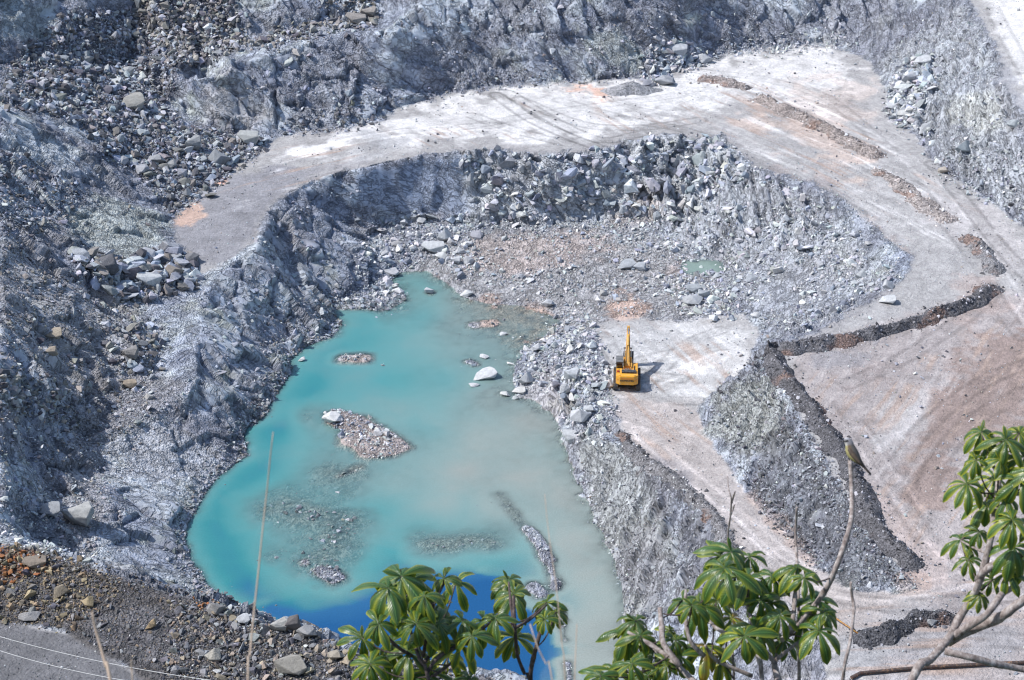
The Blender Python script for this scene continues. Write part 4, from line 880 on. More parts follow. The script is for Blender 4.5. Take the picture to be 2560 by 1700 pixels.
for (u, v, w_, h_, tone, k, lab) in HERO:
    p_ = on_ground(u, v); d_ = (p_-cam.location).length; mpp = d_/F
    if tone[0] > .5 and v < 1300 and u < 900: p_.z = max(p_.z, .0)
    me_ = BLD[k % len(BLD)]; cv = np.array([v_.co[:] for v_ in me_.vertices]); dx, dy, dz = np.ptp(cv, axis=0); zc = (cv[:, 2].max()+cv[:, 2].min())/2
    H_ = h_*mpp/math.cos(PITCH)*.95; sx = w_*mpp/dx; sy = sx*.9*dx/dy*.75; H_ = max(H_*.8, .35*w_*mpp); sz = H_/dz
    rr = random.Random(u*7+v)
    p_.z = max(p_.z, -.15) if 1060 < u < 1320 or 700 < u < 760 or (u < 900 and v > 1000 and u > 800) else p_.z
    boulder(p_.x, p_.y+.35*w_*mpp*.6, p_.z+H_*.40-zc*sz, sx, sy, sz, tuple(c*.86 for c in tone), k, (rr.uniform(-.12, .12), rr.uniform(-.12, .12), rr.uniform(-.35, .35)), lab, 'single boulders of the quarry'); nb_ += 1
ZL = {'slide': ('angular boulder in the long dark rockslide on the upper left slope', 'boulders of the upper left rockslide'),
 'pile': ('brownish boulder in the heap at the top left, above the rockslide', 'boulders of the brown heap at the top left'),
 'ledge': ('brownish block in the row along the top ledge, right of the brown heap', 'boulders along the top ledge'),
 'left_mid': ('grey block in the loose patch at the left edge, under the pale rock face', 'boulders of the left edge patch'),
 'bench_pile': ('block in the boulder pile on the left bench above the lake wall', 'boulders of the left bench pile'),
 'left_low': ('block lying on the dark left slope below the bench pile', 'boulders of the lower left slope'),
 'foot_left': ('grey block around the foot of the huge cube shaped boulder', 'boulders around the cube shaped boulder'),
 'head': ('pale block among the rocks at the north tip of the lake', 'boulders at the north tip of the lake'),
 'cliff_foot': ('pale block fallen at the foot of the middle cliff', 'boulders at the cliff foot'),
 'slope_right': ('pale block on the rubble slope between the pond and the upper road', 'boulders of the rubble slope by the pond'),
 'berm_lake': ('pale block in the rock bank between the lake and the excavator', 'boulders of the rock bank by the excavator'),
 'right_foot': ('grey block in the row at the foot of the right slope', 'boulders at the right slope foot'),
 'right_wall': ('block lodged in the right slope above the haul road', 'boulders of the right slope'),
 'back_foot': ('grey block fallen at the foot of the back wall', 'boulders at the back wall foot'),
 'island': ('pale stone on the small island in the lake', 'stones of the lake island'),
 'near': ('dark brown rock on the near rubble bank at the lower left', 'rocks of the near rubble bank'),
 'shore': ('dark stone on the west shore of the lake', 'stones of the west shore')}
def px_size(r_): return r_[3]*F/math.sqrt(r_[0]**2+r_[1]**2+(r_[2]-CAM_H)**2)
cand = sorted([i for i, r_ in enumerate(rocks) if r_[5] and r_[6]], key=lambda i: -px_size(rocks[i])*(0.5 if rocks[i][5] == 'near' else 1))
big_ = set(cand[:292-nb_])
for i in sorted(big_, key=lambda i: rocks[i][5]):
    x, y, z, s, t, key, _ = rocks[i]; rr = random.Random(i); lab, grp = ZL[key]
    boulder(x, y, z+.18*s, s*.82*rr.uniform(.85, 1.2), s*.74, s*.68*rr.uniform(.7, 1.1), t, rr.randrange(18), (rr.uniform(-.5, .5), rr.uniform(-.5, .5), rr.uniform(0, 6.28)), lab, grp)
# ------------------------------------------------------------------ all the smaller stones: one mass of rubble
rest = [r_ for i, r_ in enumerate(rocks) if i not in big_]
pos = np.array([r_[:3] for r_ in rest]); siz = np.array([r_[3] for r_ in rest]); ton = np.array([r_[4] for r_ in rest]); n_r = len(rest)
var = RNG.integers(0, len(LIB), n_r)
qv = RNG.normal(size=(n_r, 4)); flat = RNG.random(n_r) < .55; qv[flat, 1:3] *= .25
qv /= np.linalg.norm(qv, axis=1)[:, None]
w0, x0, y0, z0 = qv.T
ROT = np.stack([1-2*(y0**2+z0**2), 2*(x0*y0-z0*w0), 2*(x0*z0+y0*w0), 2*(x0*y0+z0*w0), 1-2*(x0**2+z0**2), 2*(y0*z0-x0*w0), 2*(x0*z0-y0*w0), 2*(y0*z0+x0*w0), 1-2*(x0**2+y0**2)], -1).reshape(-1, 3, 3)
scl = siz[:, None]*.70*RNG.uniform(.75, 1.2, (n_r, 3)); scl[:, 2] *= .85
VV, FF, TT = [], [], []; off = 0
for k, (lv, lf) in enumerate(LIB):
    sel = np.nonzero(var == k)[0]
    if not len(sel): continue
    q_ = np.einsum('nij,nvj->nvi', ROT[sel], lv[None]*scl[sel][:, None, :])+pos[sel][:, None, :]; q_[..., 2] += (.16*siz[sel])[:, None]
    VV.append(q_.reshape(-1, 3)); FF.append((lf[None]+(np.arange(len(sel))*len(lv))[:, None, None]).reshape(-1, 3)+off)
    TT.append(np.repeat(ton[sel], len(lv), 0)); off += len(sel)*len(lv)
TT = np.clip(np.concatenate(TT), .02, .85)
me = np_mesh('rubble', np.concatenate(VV), np.concatenate(FF), False, {'tone': ('FLOAT_COLOR', np.concatenate([TT, np.ones((len(TT), 1))], 1))})
rub = link('rubble', me, M_RUB); tag(rub, 'loose broken stone and gravel strewn over the quarry slopes, shores and floor', 'rubble', kind='stuff')
print('rubble', n_r, len(me.polygons), time.time()-T0)

# ------------------------------------------------------------------ banks of pushed-up gravel along the roads
def catmull(P, step):
    P = [np.array(p, float) for p in P]; P = [2*P[0]-P[1]]+P+[2*P[-1]-P[-2]]; out = []
    for i in range(1, len(P)-2):
        n = max(2, int(np.linalg.norm(P[i+1]-P[i])/step))
        for k in range(n):
            t = k/n; a, b, c, d = P[i-1], P[i], P[i+1], P[i+2]
            out.append(.5*((2*b)+(-a+c)*t+(2*a-5*b+4*c-d)*t*t+(-a+3*b-3*c+d)*t**3))
    out.append(P[-2]); return np.array(out)
gm = NT('bank_gravel'); p = gm.pos(); gc = gm.attr('tone')
na_ = gm.noise(p, 4.0, 5, .7); vo = gm.voro(p, 5.0, 'F1', 'Color'); sp_ = gm.n('ShaderNodeSeparateColor'); gm.put(sp_.inputs[0], vo)
ff = gm.math('MULTIPLY', gm.math('MULTIPLY_ADD', na_, 1.2, .4), gm.math('MULTIPLY_ADD', sp_.outputs[0], 1.0, .5))
cc = gm.n('ShaderNodeCombineColor'); [gm.put(cc.inputs[i], ff) for i in range(3)]
gm.set(Base_Color=gm.mix(1.0, gc, cc.outputs[0], 'MULTIPLY'), Roughness=.92, Specular_IOR_Level=.25)
gm.set(Normal=gm.bump(gm.math('ADD', na_, gm.math('MULTIPLY', gm.voro(p, 4.0), -.8)), .3, .9)); M_BANK = gm.m
BANKS = [([(1742,195),(1790,203),(1840,214),(1876,226)],3.0,1.25,(.30,.265,.25),'short dark gravel windrow near the back of the pale bench'),
 ([(1886,243),(1960,275),(2030,308),(2090,338),(2140,364),(2205,398)],3.2,1.2,(.31,.27,.25),'long brown gravel windrow crossing the pale upper bench'),
 ([(2180,420),(2240,455),(2300,505),(2345,535),(2378,562)],3.2,.7,(.36,.32,.30),'low faint gravel windrow lower down beside the upper road'),
 ([(2395,590),(2440,612),(2468,640),(2484,668),(2478,690)],2.4,1.2,(.24,.235,.24),'short curved dark gravel bank at the corner of the terrace'),
 ([(2490,712),(2455,743),(2425,763),(2370,783),(2310,799),(2234,826),(2119,850),(2043,862),(1985,874),(1928,886)],2.7,1.3,(.135,.132,.14),'black gravel bank running up to the terrace corner'),
 ([(1903,886),(1945,928),(2000,990),(2043,1047),(2085,1110),(2122,1165),(2148,1235),(2175,1305),(2222,1362),(2300,1430)],2.7,1.3,(.125,.122,.13),'long black gravel bank along the left edge of the brown plateau'),
 ([(2125,1606),(2180,1596),(2230,1580),(2275,1560),(2320,1550),(2400,1552)],2.4,1.2,(.09,.09,.098),'row of dark stones beside the road at the lower right'),
 ([(1545,1075),(1600,1142),(1690,1200),(1745,1250),(1795,1305),(1822,1370),(1860,1430)],2.0,.55,(.19,.185,.19),'low dark gravel kerb on the lake side of the ramp')]
def bank(pts, wd, ht, tone, label, seed):
    c = catmull([on_ground(u, v)[:2] for u, v in pts], .3); n = len(c); m_ = 19
    tg = np.gradient(c, axis=0); tg /= np.linalg.norm(tg, axis=1)[:, None]+1e-9; nr = np.stack([-tg[:, 1], tg[:, 0]], 1)
    s = np.linspace(-1, 1, m_)*1.15; al = np.arange(n)*.3
    end = np.minimum(sstep(0, 2.0, al), sstep(0, 2.0, al[-1]-al))
    ew = vnoise(al[:, None]*.8+0*s[None], np.sign(s)[None]*7+0*al[:, None], None, seed+2); wv = wd*(.8+.4*vnoise(al*.3, al*0, None, seed)); hv = ht*(.65+.7*vnoise(al*.45, al*0+9, None, seed))*end
    so = s[None]*wv[:, None]*.62*(.65+.7*ew); xx = c[:, 0:1]+nr[:, 0:1]*so; yy = c[:, 1:2]+nr[:, 1:2]*so
    gz = ground_z(xx, yy); pr = np.clip(1-(np.abs(s)/1.15)**1.1, 0, 1)[None]
    nz_ = fbm(xx*1.3, yy*1.3, None, seed+3, 4, .65)-.5
    zz = gz+hv[:, None]*pr+ (.8*nz_)*np.minimum(1, pr*3)*end[:, None]-.12+(-.35)*(np.abs(s)[None] > 1.14)
    F_ = np.arange(n*m_).reshape(n, m_); F_ = np.stack([F_[:-1, :-1], F_[1:, :-1], F_[1:, 1:], F_[:-1, 1:]], -1).reshape(-1, 4)
    tn = np.array(tone)[None]*(.75+.6*fbm(xx*.5, yy*.5, None, seed+8, 3).reshape(-1, 1)); rs = sstep(.62, .72, fbm(xx*.25, yy*.25, None, seed+5, 3)).reshape(-1, 1)*.6
    tn = tn*(1-rs)+np.array([[.26, .16, .12]])*rs
    me = np_mesh('gravel_bank', np.stack([xx, yy, zz], -1).reshape(-1, 3), F_, True, {'tone': ('FLOAT_COLOR', np.concatenate([tn, np.ones((len(tn), 1))], 1))})
    o = link('gravel_bank', me, M_BANK); tag(o, label, 'gravel bank', 'gravel banks along the roads')
    # stones lying on it join the gravel
    return np.stack([xx, yy, zz], -1), wd, ht, tone
more = []
for i, b_ in enumerate(BANKS):
    c, wd, ht, tone = bank(*b_, 40+i*13)
    k = int(len(c)*.3*wd*(11 if tone[0] < .15 else 7)); n_, w_ = c.shape[:2]
    for _ in range(k):
        j = RNG.integers(0, n_); q_ = int(np.clip(RNG.normal(w_/2, w_*.30), -3, w_+2)); qq = min(max(q_, 0), w_-1)
        x, y, zz = c[j, qq]; off_ = (q_-qq)*.35; tg = c[j, -1]-c[j, 0]; tg /= np.linalg.norm(tg); x += tg[0]*off_; y += tg[1]*off_
        zz = max(zz, float(ground_z(x, y)))
        sz = .15*(1-RNG.random()*.96)**(-.6); t = np.array(tone)*RNG.choice([.6, 1.1, 2.0, 4.6], p=[.36, .32, .2, .12])
        more.append((x, y, zz+.02, min(sz, .95), t))
pos = np.array([m_[:3] for m_ in more]); VV, FF, TT = [], [], []; off = 0
for m_ in more:
    lv, lf = LIB[RNG.integers(0, len(LIB))]; Mx = np.array(Euler(RNG.uniform(-3, 3, 3)).to_matrix())
    VV.append((lv*m_[3]*.56)@Mx.T+np.array(m_[:3])); FF.append(lf+off); TT.append(np.repeat(m_[4][None], len(lv), 0)); off += len(lv)
TT = np.clip(np.concatenate(TT), .02, .8)
me = np_mesh('gravel', np.concatenate(VV), np.concatenate(FF), False, {'tone': ('FLOAT_COLOR', np.concatenate([TT, np.ones((len(TT), 1))], 1))})
tag(link('gravel', me, M_RUB), 'dark loose stones lying over the gravel banks along the roads', 'gravel', kind='stuff')
# conical heap on the pale bench
hp = on_ground(1578, 236); bm = bmesh.new(); nr_, na2 = 16, 40; ring = []
hx, hy, hz_, tn = [], [], [], []
for i in range(nr_+1):
    for j in range(na2):
        r_ = i/nr_; a = 2*math.pi*j/na2; rx = 5.2*(1+.25*math.sin(a*2+1)+.12*math.sin(5*a))
        hx.append(hp.x+r_*rx*math.cos(a)); hy.append(hp.y+1.5+r_*rx*.6*math.sin(a)); hz_.append(2.1*max(0, 1-r_)**1.05)
hx, hy, hz_ = map(np.array, (hx, hy, hz_)); hz_ = ground_z(hx, hy)+hz_*(.8+.5*fbm(hx*.5, hy*.5, None, 5, 3))+.35*(fbm(hx*1.5, hy*1.5, None, 8, 3)-.5)-.15
F_ = np.array([[i*na2+j, (i+1)*na2+j, (i+1)*na2+(j+1) % na2, i*na2+(j+1) % na2] for i in range(nr_) for j in range(na2)])
tn = np.array([[.33, .33, .34, 1]]).repeat(len(hx), 0)
o = link('gravel_heap', np_mesh('gravel_heap', np.stack([hx, hy, hz_], 1), F_[:, ::-1], True, {'tone': ('FLOAT_COLOR', tn)}), M_BANK)
tag(o, 'grey cone of tipped gravel on the pale bench below the back wall', 'gravel heap')
# ================================================================== EXCAVATOR (seen from behind, boom pointing away)
def paint(name, col, rough=.45, dirt=.35, metal=0.0, dirtcol=(.45, .42, .39)):
    m = NT(name); p = m.pos(); a = m.noise(p, 3.0, 5, .65); b = m.noise(p, 14.0, 3, .6)
    f = m.ramp(m.math('MULTIPLY_ADD', b, .35, m.math('MULTIPLY', a, .75)), [(.48, 0.0), (.78, dirt)])
    m.set(Base_Color=m.mix(f, col, dirtcol), Roughness=m.math('MULTIPLY_ADD', f, .4, rough), Metallic=metal)
    m.set(Normal=m.bump(b, .004, .3)); return m.m
M_YEL = paint('yellow_paint', (.78, .36, .012), .42, .38)
M_YEL2 = paint('worn_yellow_paint', (.74, .38, .045), .5, .45)
M_BLKP = paint('black_steel', (.025, .025, .028), .5, .35)
M_TRK = paint('track_steel', (.07, .065, .062), .6, .75, .3, (.36, .33, .31))
M_CABR = paint('grey_roof', (.16, .165, .17), .5, .4)
M_CHR = paint('cylinder_rod', (.6, .6, .6), .2, .1, .9)
M_GLS = NT('cab_glass').set(Base_Color=(.02, .025, .03), Roughness=.08, Specular_IOR_Level=.7).m
M_LET = paint('black_lettering', (.02, .02, .02), .5, .1)
M_ORG = paint('orange_marking', (.75, .17, .02), .5, .1)
M_RED = paint('red_paint', (.45, .03, .02), .5, .2)
def abox(bm, x0, x1, y0, y1, z0, z1, bev=.03, rot=None):
    r = bmesh.ops.create_cube(bm, size=1.0); vs = r['verts']
    for v in vs: v.co = Vector(((x0+x1)/2+v.co.x*(x1-x0), (y0+y1)/2+v.co.y*(y1-y0), (z0+z1)/2+v.co.z*(z1-z0)))
    if bev > 0:
        es = list({e for v in vs for e in v.link_edges}); bmesh.ops.bevel(bm, geom=es, offset=bev, segments=2, affect='EDGES', profile=.7)
def cyl(bm, a, b, r, seg=16, r2=None):
    a, b = Vector(a), Vector(b); d = b-a
    m = Matrix.Translation((a+b)/2) @ d.to_track_quat('Z', 'Y').to_matrix().to_4x4()
    bmesh.ops.create_cone(bm, cap_ends=True, segments=seg, radius1=r, radius2=r if r2 is None else r2, depth=d.length, matrix=m)
def prism(bm, prof, x0, x1, bev=.02):
    """profile in (y, z), extruded from x0 to x1"""
    a = [bm.verts.new((x0, y, z)) for y, z in prof]; b = [bm.verts.new((x1, y, z)) for y, z in prof]; n = len(prof)
    fs = [bm.faces.new(a[::-1]), bm.faces.new(b)]+[bm.faces.new((a[i], a[(i+1) % n], b[(i+1) % n], b[i])) for i in range(n)]
    bmesh.ops.recalc_face_normals(bm, faces=fs)
    if bev > 0: bmesh.ops.bevel(bm, geom=list({e for f in fs for e in f.edges}), offset=bev, segments=2, affect='EDGES')
def part(name, bm, mat, parent): return link(name, bm_mesh(bm, name), mat, parent)
eg = W(1567, 953, 3.3); ez = float(np.max(ground_z(eg[0]+np.array([-1.7, 1.7, -1.7, 1.7, 0]), eg[1]+np.array([-2.6, -2.6, 2.6, 2.6, 0]))))+.02
EX = empty('excavator', (eg[0], eg[1], ez), R(-3.6))
tag(EX, 'yellow tracked excavator seen from behind with its boom raised, parked on pale ground', 'excavator')
SXE = 1.0
for sx in (-1, 1):                                         # crawler tracks
    bm = bmesh.new(); x0, x1 = sx*1.70-.34, sx*1.70+.34; L, Rr = 2.35, .55
    path = []
    for k in range(13): a = -math.pi/2+math.pi*k/12; path.append((L+Rr*math.cos(a), Rr+.06+Rr*math.sin(a)))
    for k in range(13): a = math.pi/2+math.pi*k/12; path.append((-L+Rr*math.cos(a), Rr+.06+Rr*math.sin(a)))
    prism(bm, path, x0+.04, x1-.04, 0)
    per = path+[path[0]]
    acc = 0; shoes = []
    for (ya, za), (yb, zb_) in zip(per[:-1], per[1:]):
        sl_ = math.hypot(yb-ya, zb_-za)
        while acc < sl_:
            t = acc/sl_; shoes.append((ya+(yb-ya)*t, za+(zb_-za)*t, math.atan2(zb_-za, yb-ya))); acc += .2
        acc -= sl_
    for (yy, zz, an) in shoes:                             # grouser shoes
        ca, sa = math.cos(an), math.sin(an); vs = []
        for x in (x0, x1):
            for (l, h) in ((-.085, -.02), (.085, -.02), (.085, .02), (.03, .02), (.02, .075), (-.02, .075), (-.03, .02), (-.085, .02)):
                h = -h; vs.append(bm.verts.new((x, yy+l*ca-h*sa, zz+l*sa+h*ca)))
        bm.faces.new(vs[:8]); bm.faces.new(vs[8:][::-1])
        for i in range(8): bm.faces.new((vs[i], vs[8+i], vs[8+(i+1) % 8], vs[(i+1) % 8]))
    bmesh.ops.recalc_face_normals(bm, faces=bm.faces)
    tr = part('track', bm, M_TRK, EX)
    bm = bmesh.new(); abox(bm, sx*1.70+sx*.05-.18, sx*1.70+sx*.05+.18, -2.1, 2.1, .35, .85, .06); part('track_frame', bm, M_BLKP, tr)
    for yy in (-L, L):
        bm = bmesh.new(); cyl(bm, (sx*1.70-.36, yy, Rr+.06), (sx*1.70+.36, yy, Rr+.06), .36, 20); part('sprocket', bm, M_YEL2, tr)
bm = bmesh.new(); abox(bm, -1.45, 1.45, -1.3, 1.3, .45, .95, .08); cyl(bm, (0, 0, .9), (0, 0, 1.2), .85, 32); part('undercarriage', bm, M_BLKP, EX)
bm = bmesh.new(); abox(bm, -1.62, 1.62, -2.5, 2.3, 1.16, 1.42, .04); part('deck', bm, M_YEL2, EX)
# counterweight: bulging rear face with chamfered corners
bm = bmesh.new()
top = [(-1.66, -2.3), (-1.66, -2.85), (-1.05, -3.30), (1.05, -3.30), (1.66, -2.85), (1.66, -2.3)]
lev = [(1.24, .93), (1.34, 1.0), (2.35, 1.0), (2.62, .985), (2.72, .94)]
rows = [[bm.verts.new((x*(1 if s > .95 else .985), -2.3+(y+2.3)*s, z)) for x, y in top] for z, s in lev]
for a, b in zip(rows[:-1], rows[1:]):
    for i in range(5): bm.faces.new((a[i], a[i+1], b[i+1], b[i]))
bm.faces.new(rows[0][::-1]); bm.faces.new(rows[-1])
for a, b in zip(rows[:-1], rows[1:]): bm.faces.new((a[5], a[0], b[0], b[5]))
bmesh.ops.recalc_face_normals(bm, faces=bm.faces); bmesh.ops.bevel(bm, geom=bm.edges[:], offset=.035, segments=2, affect='EDGES')
cw = part('counterweight', bm, M_YEL, EX)
def text(s, size, loc, rot, mat, parent, name, bold=.012):
    cu = bpy.data.curves.new(name, 'FONT'); cu.body = s; cu.size = size; cu.align_x = 'CENTER'; cu.align_y = 'CENTER'; cu.extrude = .006; cu.offset = bold; cu.space_character = 1.08
    t = bpy.data.objects.new(name, cu); COL.objects.link(t); dg = bpy.context.evaluated_depsgraph_get(); me = bpy.data.meshes.new_from_object(t.evaluated_get(dg))
    bpy.data.objects.remove(t); o = link(name, me, mat, parent); o.location = loc; o.rotation_euler = rot; o.scale = (1.25, 1, 1); return o
text('KOMATSU', .34, (.02, -3.312, 2.0), (math.pi/2, 0, 0), M_LET, cw, 'lettering', .02)
bm = bmesh.new()
for i in range(11): abox(bm, -.86+i*.165, -.74+i*.165, -3.312, -3.300, 2.27, 2.40, 0)
for x in (-1.13, 1.13): pass
part('faded_lettering', bm, M_ORG, cw)
for sx in (-1, 1):
    bm = bmesh.new()
    for k in (0, 1):
        x = sx*1.36+(k-.5)*.15; y = -2.85-(1.66-abs(x))/.61*.45-.012
        abox(bm, x-.045, x+.045, y-.006, y+.03, 1.95, 2.18, 0)
    part('reflector', bm, M_ORG, cw)
bm = bmesh.new(); abox(bm, .95, 1.3, -3.0, -2.7, 2.71, 2.80, .02); abox(bm, -1.3, -.95, -3.0, -2.7, 2.71, 2.80, .02); part('lifting_eye', bm, M_YEL2, cw)
# engine hood with black deck, steps, service boxes
bm = bmesh.new(); abox(bm, -1.62, 1.62, -2.32, -.5, 1.40, 2.55, .06); abox(bm, -1.62, -.75, -.5, .4, 1.40, 2.15, .05); abox(bm, .62, 1.62, -.5, 2.2, 1.40, 2.2, .06); part('engine_hood', bm, M_YEL, EX)
bm = bmesh.new(); abox(bm, -.82, 1.32, -2.0, -1.15, 2.54, 2.82, .05)
part('hood_deck', bm, M_BLKP, EX)
bm = bmesh.new()
for x in (-.3, -.05, .2, .45): abox(bm, x-.05, x+.05, -1.12, -.6, 2.56, 2.74, .02)
part('hood_grille', bm, M_CABR, EX)
bm = bmesh.new(); cyl(bm, (1.12, -.8, 2.5), (1.12, -.8, 3.15), .11); cyl(bm, (1.12, -.8, 3.15), (1.12, -.92, 3.3), .09); part('exhaust', bm, M_BLKP, EX)
bm = bmesh.new(); abox(bm, -1.5, -1.2, -1.7, -1.3, 2.54, 2.7, .02); part('fuel_cap', bm, M_RED, EX)
bm = bmesh.new()
for sx in (-1.55, 1.55):                                   # hand rails
    for y in (-2.1, -1.3, -.5): cyl(bm, (sx, y, 2.5), (sx, y, 3.05), .025, 8)
    cyl(bm, (sx, -2.1, 3.05), (sx, -.5, 3.05), .025, 8); cyl(bm, (sx, -2.1, 2.78), (sx, -.5, 2.78), .02, 8)
part('hand_rail', bm, M_YEL2, EX)
bm = bmesh.new(); cyl(bm, (1.5, -.6, 2.5), (1.58, -.62, 3.9), .018, 6); part('antenna', bm, M_BLKP, EX)
# cab: posts, glass, roof, mirror
bm = bmesh.new()
for x in (-1.62, -.72):
    for y in (.45, 2.2): abox(bm, x-.05, x+.05, y-.05, y+.05, 1.4, 3.2, .015)
abox(bm, -1.67, -.67, .4, 2.25, 1.38, 2.0, .04); abox(bm, -1.67, -.67, .42, .5, 2.9, 3.18, .01)
cab = part('cab', bm, M_BLKP, EX)
bm = bmesh.new(); abox(bm, -1.60, -.74, .5, 2.15, 2.0, 3.15, .01); part('window', bm, M_GLS, cab)
bm = bmesh.new(); abox(bm, -1.74, -.6, .3, 2.4, 3.18, 3.30, .04)
for k in range(4): abox(bm, -1.6, -.75, .5+k*.45, .72+k*.45, 3.298, 3.36, .015)
part('roof', bm, M_CABR, cab)
bm = bmesh.new(); cyl(bm, (-1.65, 2.1, 2.9), (-2.15, 2.2, 3.0), .025, 8); abox(bm, -2.24, -2.06, 2.16, 2.26, 2.75, 3.1, .03); part('mirror', bm, M_BLKP, cab)
bm = bmesh.new(); abox(bm, -1.35, -1.0, .9, 1.5, 2.0, 2.75, .08); part('seat', bm, M_RED, cab)
# boom: bent box section rising away from the house
bp = [(1.0, 1.55), (1.0, 2.25), (2.6, 4.15), (3.7, 4.95), (5.9, 6.0), (6.25, 5.75), (6.05, 5.45), (4.0, 4.35), (3.0, 3.45), (1.6, 1.6)]
bm = bmesh.new(); prism(bm, bp, -.30, .38, .03)
for v in bm.verts:
    t = min(1, max(0, (v.co.y-2.5)/3.7)); v.co.x = .04+(v.co.x-.04)*(1-.42*t)
boom = part('boom', bm, M_YEL2, EX)
bm = bmesh.new()
for x in (-.52, .60): abox(bm, x-.07, x+.07, .3, 1.6, 1.4, 2.55, .04)
cyl(bm, (-.62, 1.05, 1.9), (.70, 1.05, 1.9), .14); part('boom_bracket', bm, M_YEL2, EX)
for x in (-.44, .52):                                      # lift cylinders
    bm = bmesh.new(); cyl(bm, (x, 1.9, 1.35), (x, 2.75, 2.9), .15); cb = part('lift_cylinder', bm, M_YEL2, EX)
    bm = bmesh.new(); cyl(bm, (x, 2.75, 2.9), (x, 3.35, 4.1), .075); part('piston_rod', bm, M_CHR, cb)
bm = bmesh.new(); cyl(bm, (-.62, 3.35, 4.1), (.70, 3.35, 4.1), .10); part('boom_pin', bm, M_BLKP, EX)
bm = bmesh.new(); cyl(bm, (.04, 2.9, 4.75), (.04, 4.6, 5.75), .14); ac = part('arm_cylinder', bm, M_YEL2, EX)
bm = bmesh.new(); cyl(bm, (.04, 4.6, 5.75), (.04, 5.95, 6.35), .08); part('piston_rod', bm, M_CHR, ac)
bm = bmesh.new()
for x in (-.14, .24): cyl(bm, (x, 1.4, 2.75), (x, 2.7, 4.32), .035, 8); cyl(bm, (x, 2.7, 4.32), (x*.7, 3.8, 5.08), .035, 8)
part('hydraulic_hose', bm, M_BLKP, EX)
bm = bmesh.new(); prism(bm, [(5.75, 6.55), (6.3, 6.45), (6.55, 5.6), (6.05, 2.4), (5.75, 1.9), (5.5, 2.2), (5.55, 4.6), (5.5, 5.7)], -.17, .25, .03); part('arm', bm, M_YEL2, EX)
bm = bmesh.new(); cyl(bm, (.04, 6.65, 5.2), (.04, 6.45, 3.4), .12); bcy = part('bucket_cylinder', bm, M_YEL2, EX)
bm = bmesh.new(); cyl(bm, (.04, 6.45, 3.4), (.04, 6.2, 2.0), .065); part('piston_rod', bm, M_CHR, bcy)
bm = bmesh.new(); prism(bm, [(5.55, 2.1), (6.1, 2.2), (6.45, 1.5), (6.3, .7), (5.6, .25), (4.7, .35), (4.5, .55), (5.2, .6), (5.6, 1.1)], -.62, .95, .02)
for k in range(5): abox(bm, -.56+k*.33, -.42+k*.33, 4.2, 4.62, .38, .5, .02)
part('bucket', bm, M_BLKP, EX)

# ================================================================== PIPE, POLE, CABLES
rp = NT('rusty_pipe'); a = rp.noise(rp.pos(), 2.5, 5, .7); rp.set(Base_Color=rp.ramp(a, [(.35, (.10, .045, .03)), (.5, (.05, .045, .045)), (.66, (.30, .17, .10))]), Roughness=.8)
def tube_bm(pts, rad, seg=8, bm=None, cap=True):
    bm = bm or bmesh.new(); P = [Vector(p) for p in pts]; rings = []; up = None
    for i, p in enumerate(P):
        d = (P[min(i+1, len(P)-1)]-P[max(i-1, 0)]).normalized()
        if up is None: up = d.orthogonal().normalized()
        up = (up-d*up.dot(d)).normalized(); s_ = d.cross(up); r = rad[i] if hasattr(rad, '__len__') else rad
        rings.append([bm.verts.new(p+(up*math.cos(2*math.pi*k/seg)+s_*math.sin(2*math.pi*k/seg))*r) for k in range(seg)])
    for a, b in zip(rings[:-1], rings[1:]):
        for k in range(seg): f = bm.faces.new((a[k], a[(k+1) % seg], b[(k+1) % seg], b[k])); f.smooth = True
    if cap: bm.faces.new(rings[0][::-1]); bm.faces.new(rings[-1])
    return bm
pp = [on_ground(2128, 1700, .25), on_ground(2150, 1690, .28), on_ground(2310, 1674, .28), on_ground(2440, 1668, .28), on_ground(2600, 1660, .28), on_ground(2700, 1655, .28)]
o = link('pipe', bm_mesh(tube_bm(pp, .22, 12), 'pipe'), rp.m); tag(o, 'long rusty pipe lying on the ground at the lower right', 'pipe')
yp = NT('yellow_pole'); yp.set(Base_Color=yp.ramp(yp.noise(yp.pos(), 3, 4), [(.35, (.45, .26, .06)), (.65, (.30, .13, .05))]), Roughness=.6)
o = link('pole', bm_mesh(tube_bm([on_ground(2078, 1548, .5), on_ground(2148, 1592, .25)], .10, 10), 'pole'), yp.m); tag(o, 'ochre pole lying beside the dark stone row behind the leaves', 'pole')
wr = NT('cable_sheath').set(Base_Color=(.5, .5, .5), Roughness=.6).m
for (a, b, lab) in (((-60, 1574), (640, 1714), 'upper of two thin pale cables crossing the lower left corner'), ((-60, 1607), (480, 1722), 'lower of two thin pale cables crossing the lower left corner')):
    A, B = D(*a, 60), D(*b, 52); pts = [A.lerp(B, t)+Vector((0, 0, -.25*4*t*(1-t))) for t in np.linspace(-.25, 1.25, 24)]
    o = link('cable', bm_mesh(tube_bm(pts, .009, 6), 'cable'), wr); tag(o, lab, 'cable', 'cables in the lower left corner')

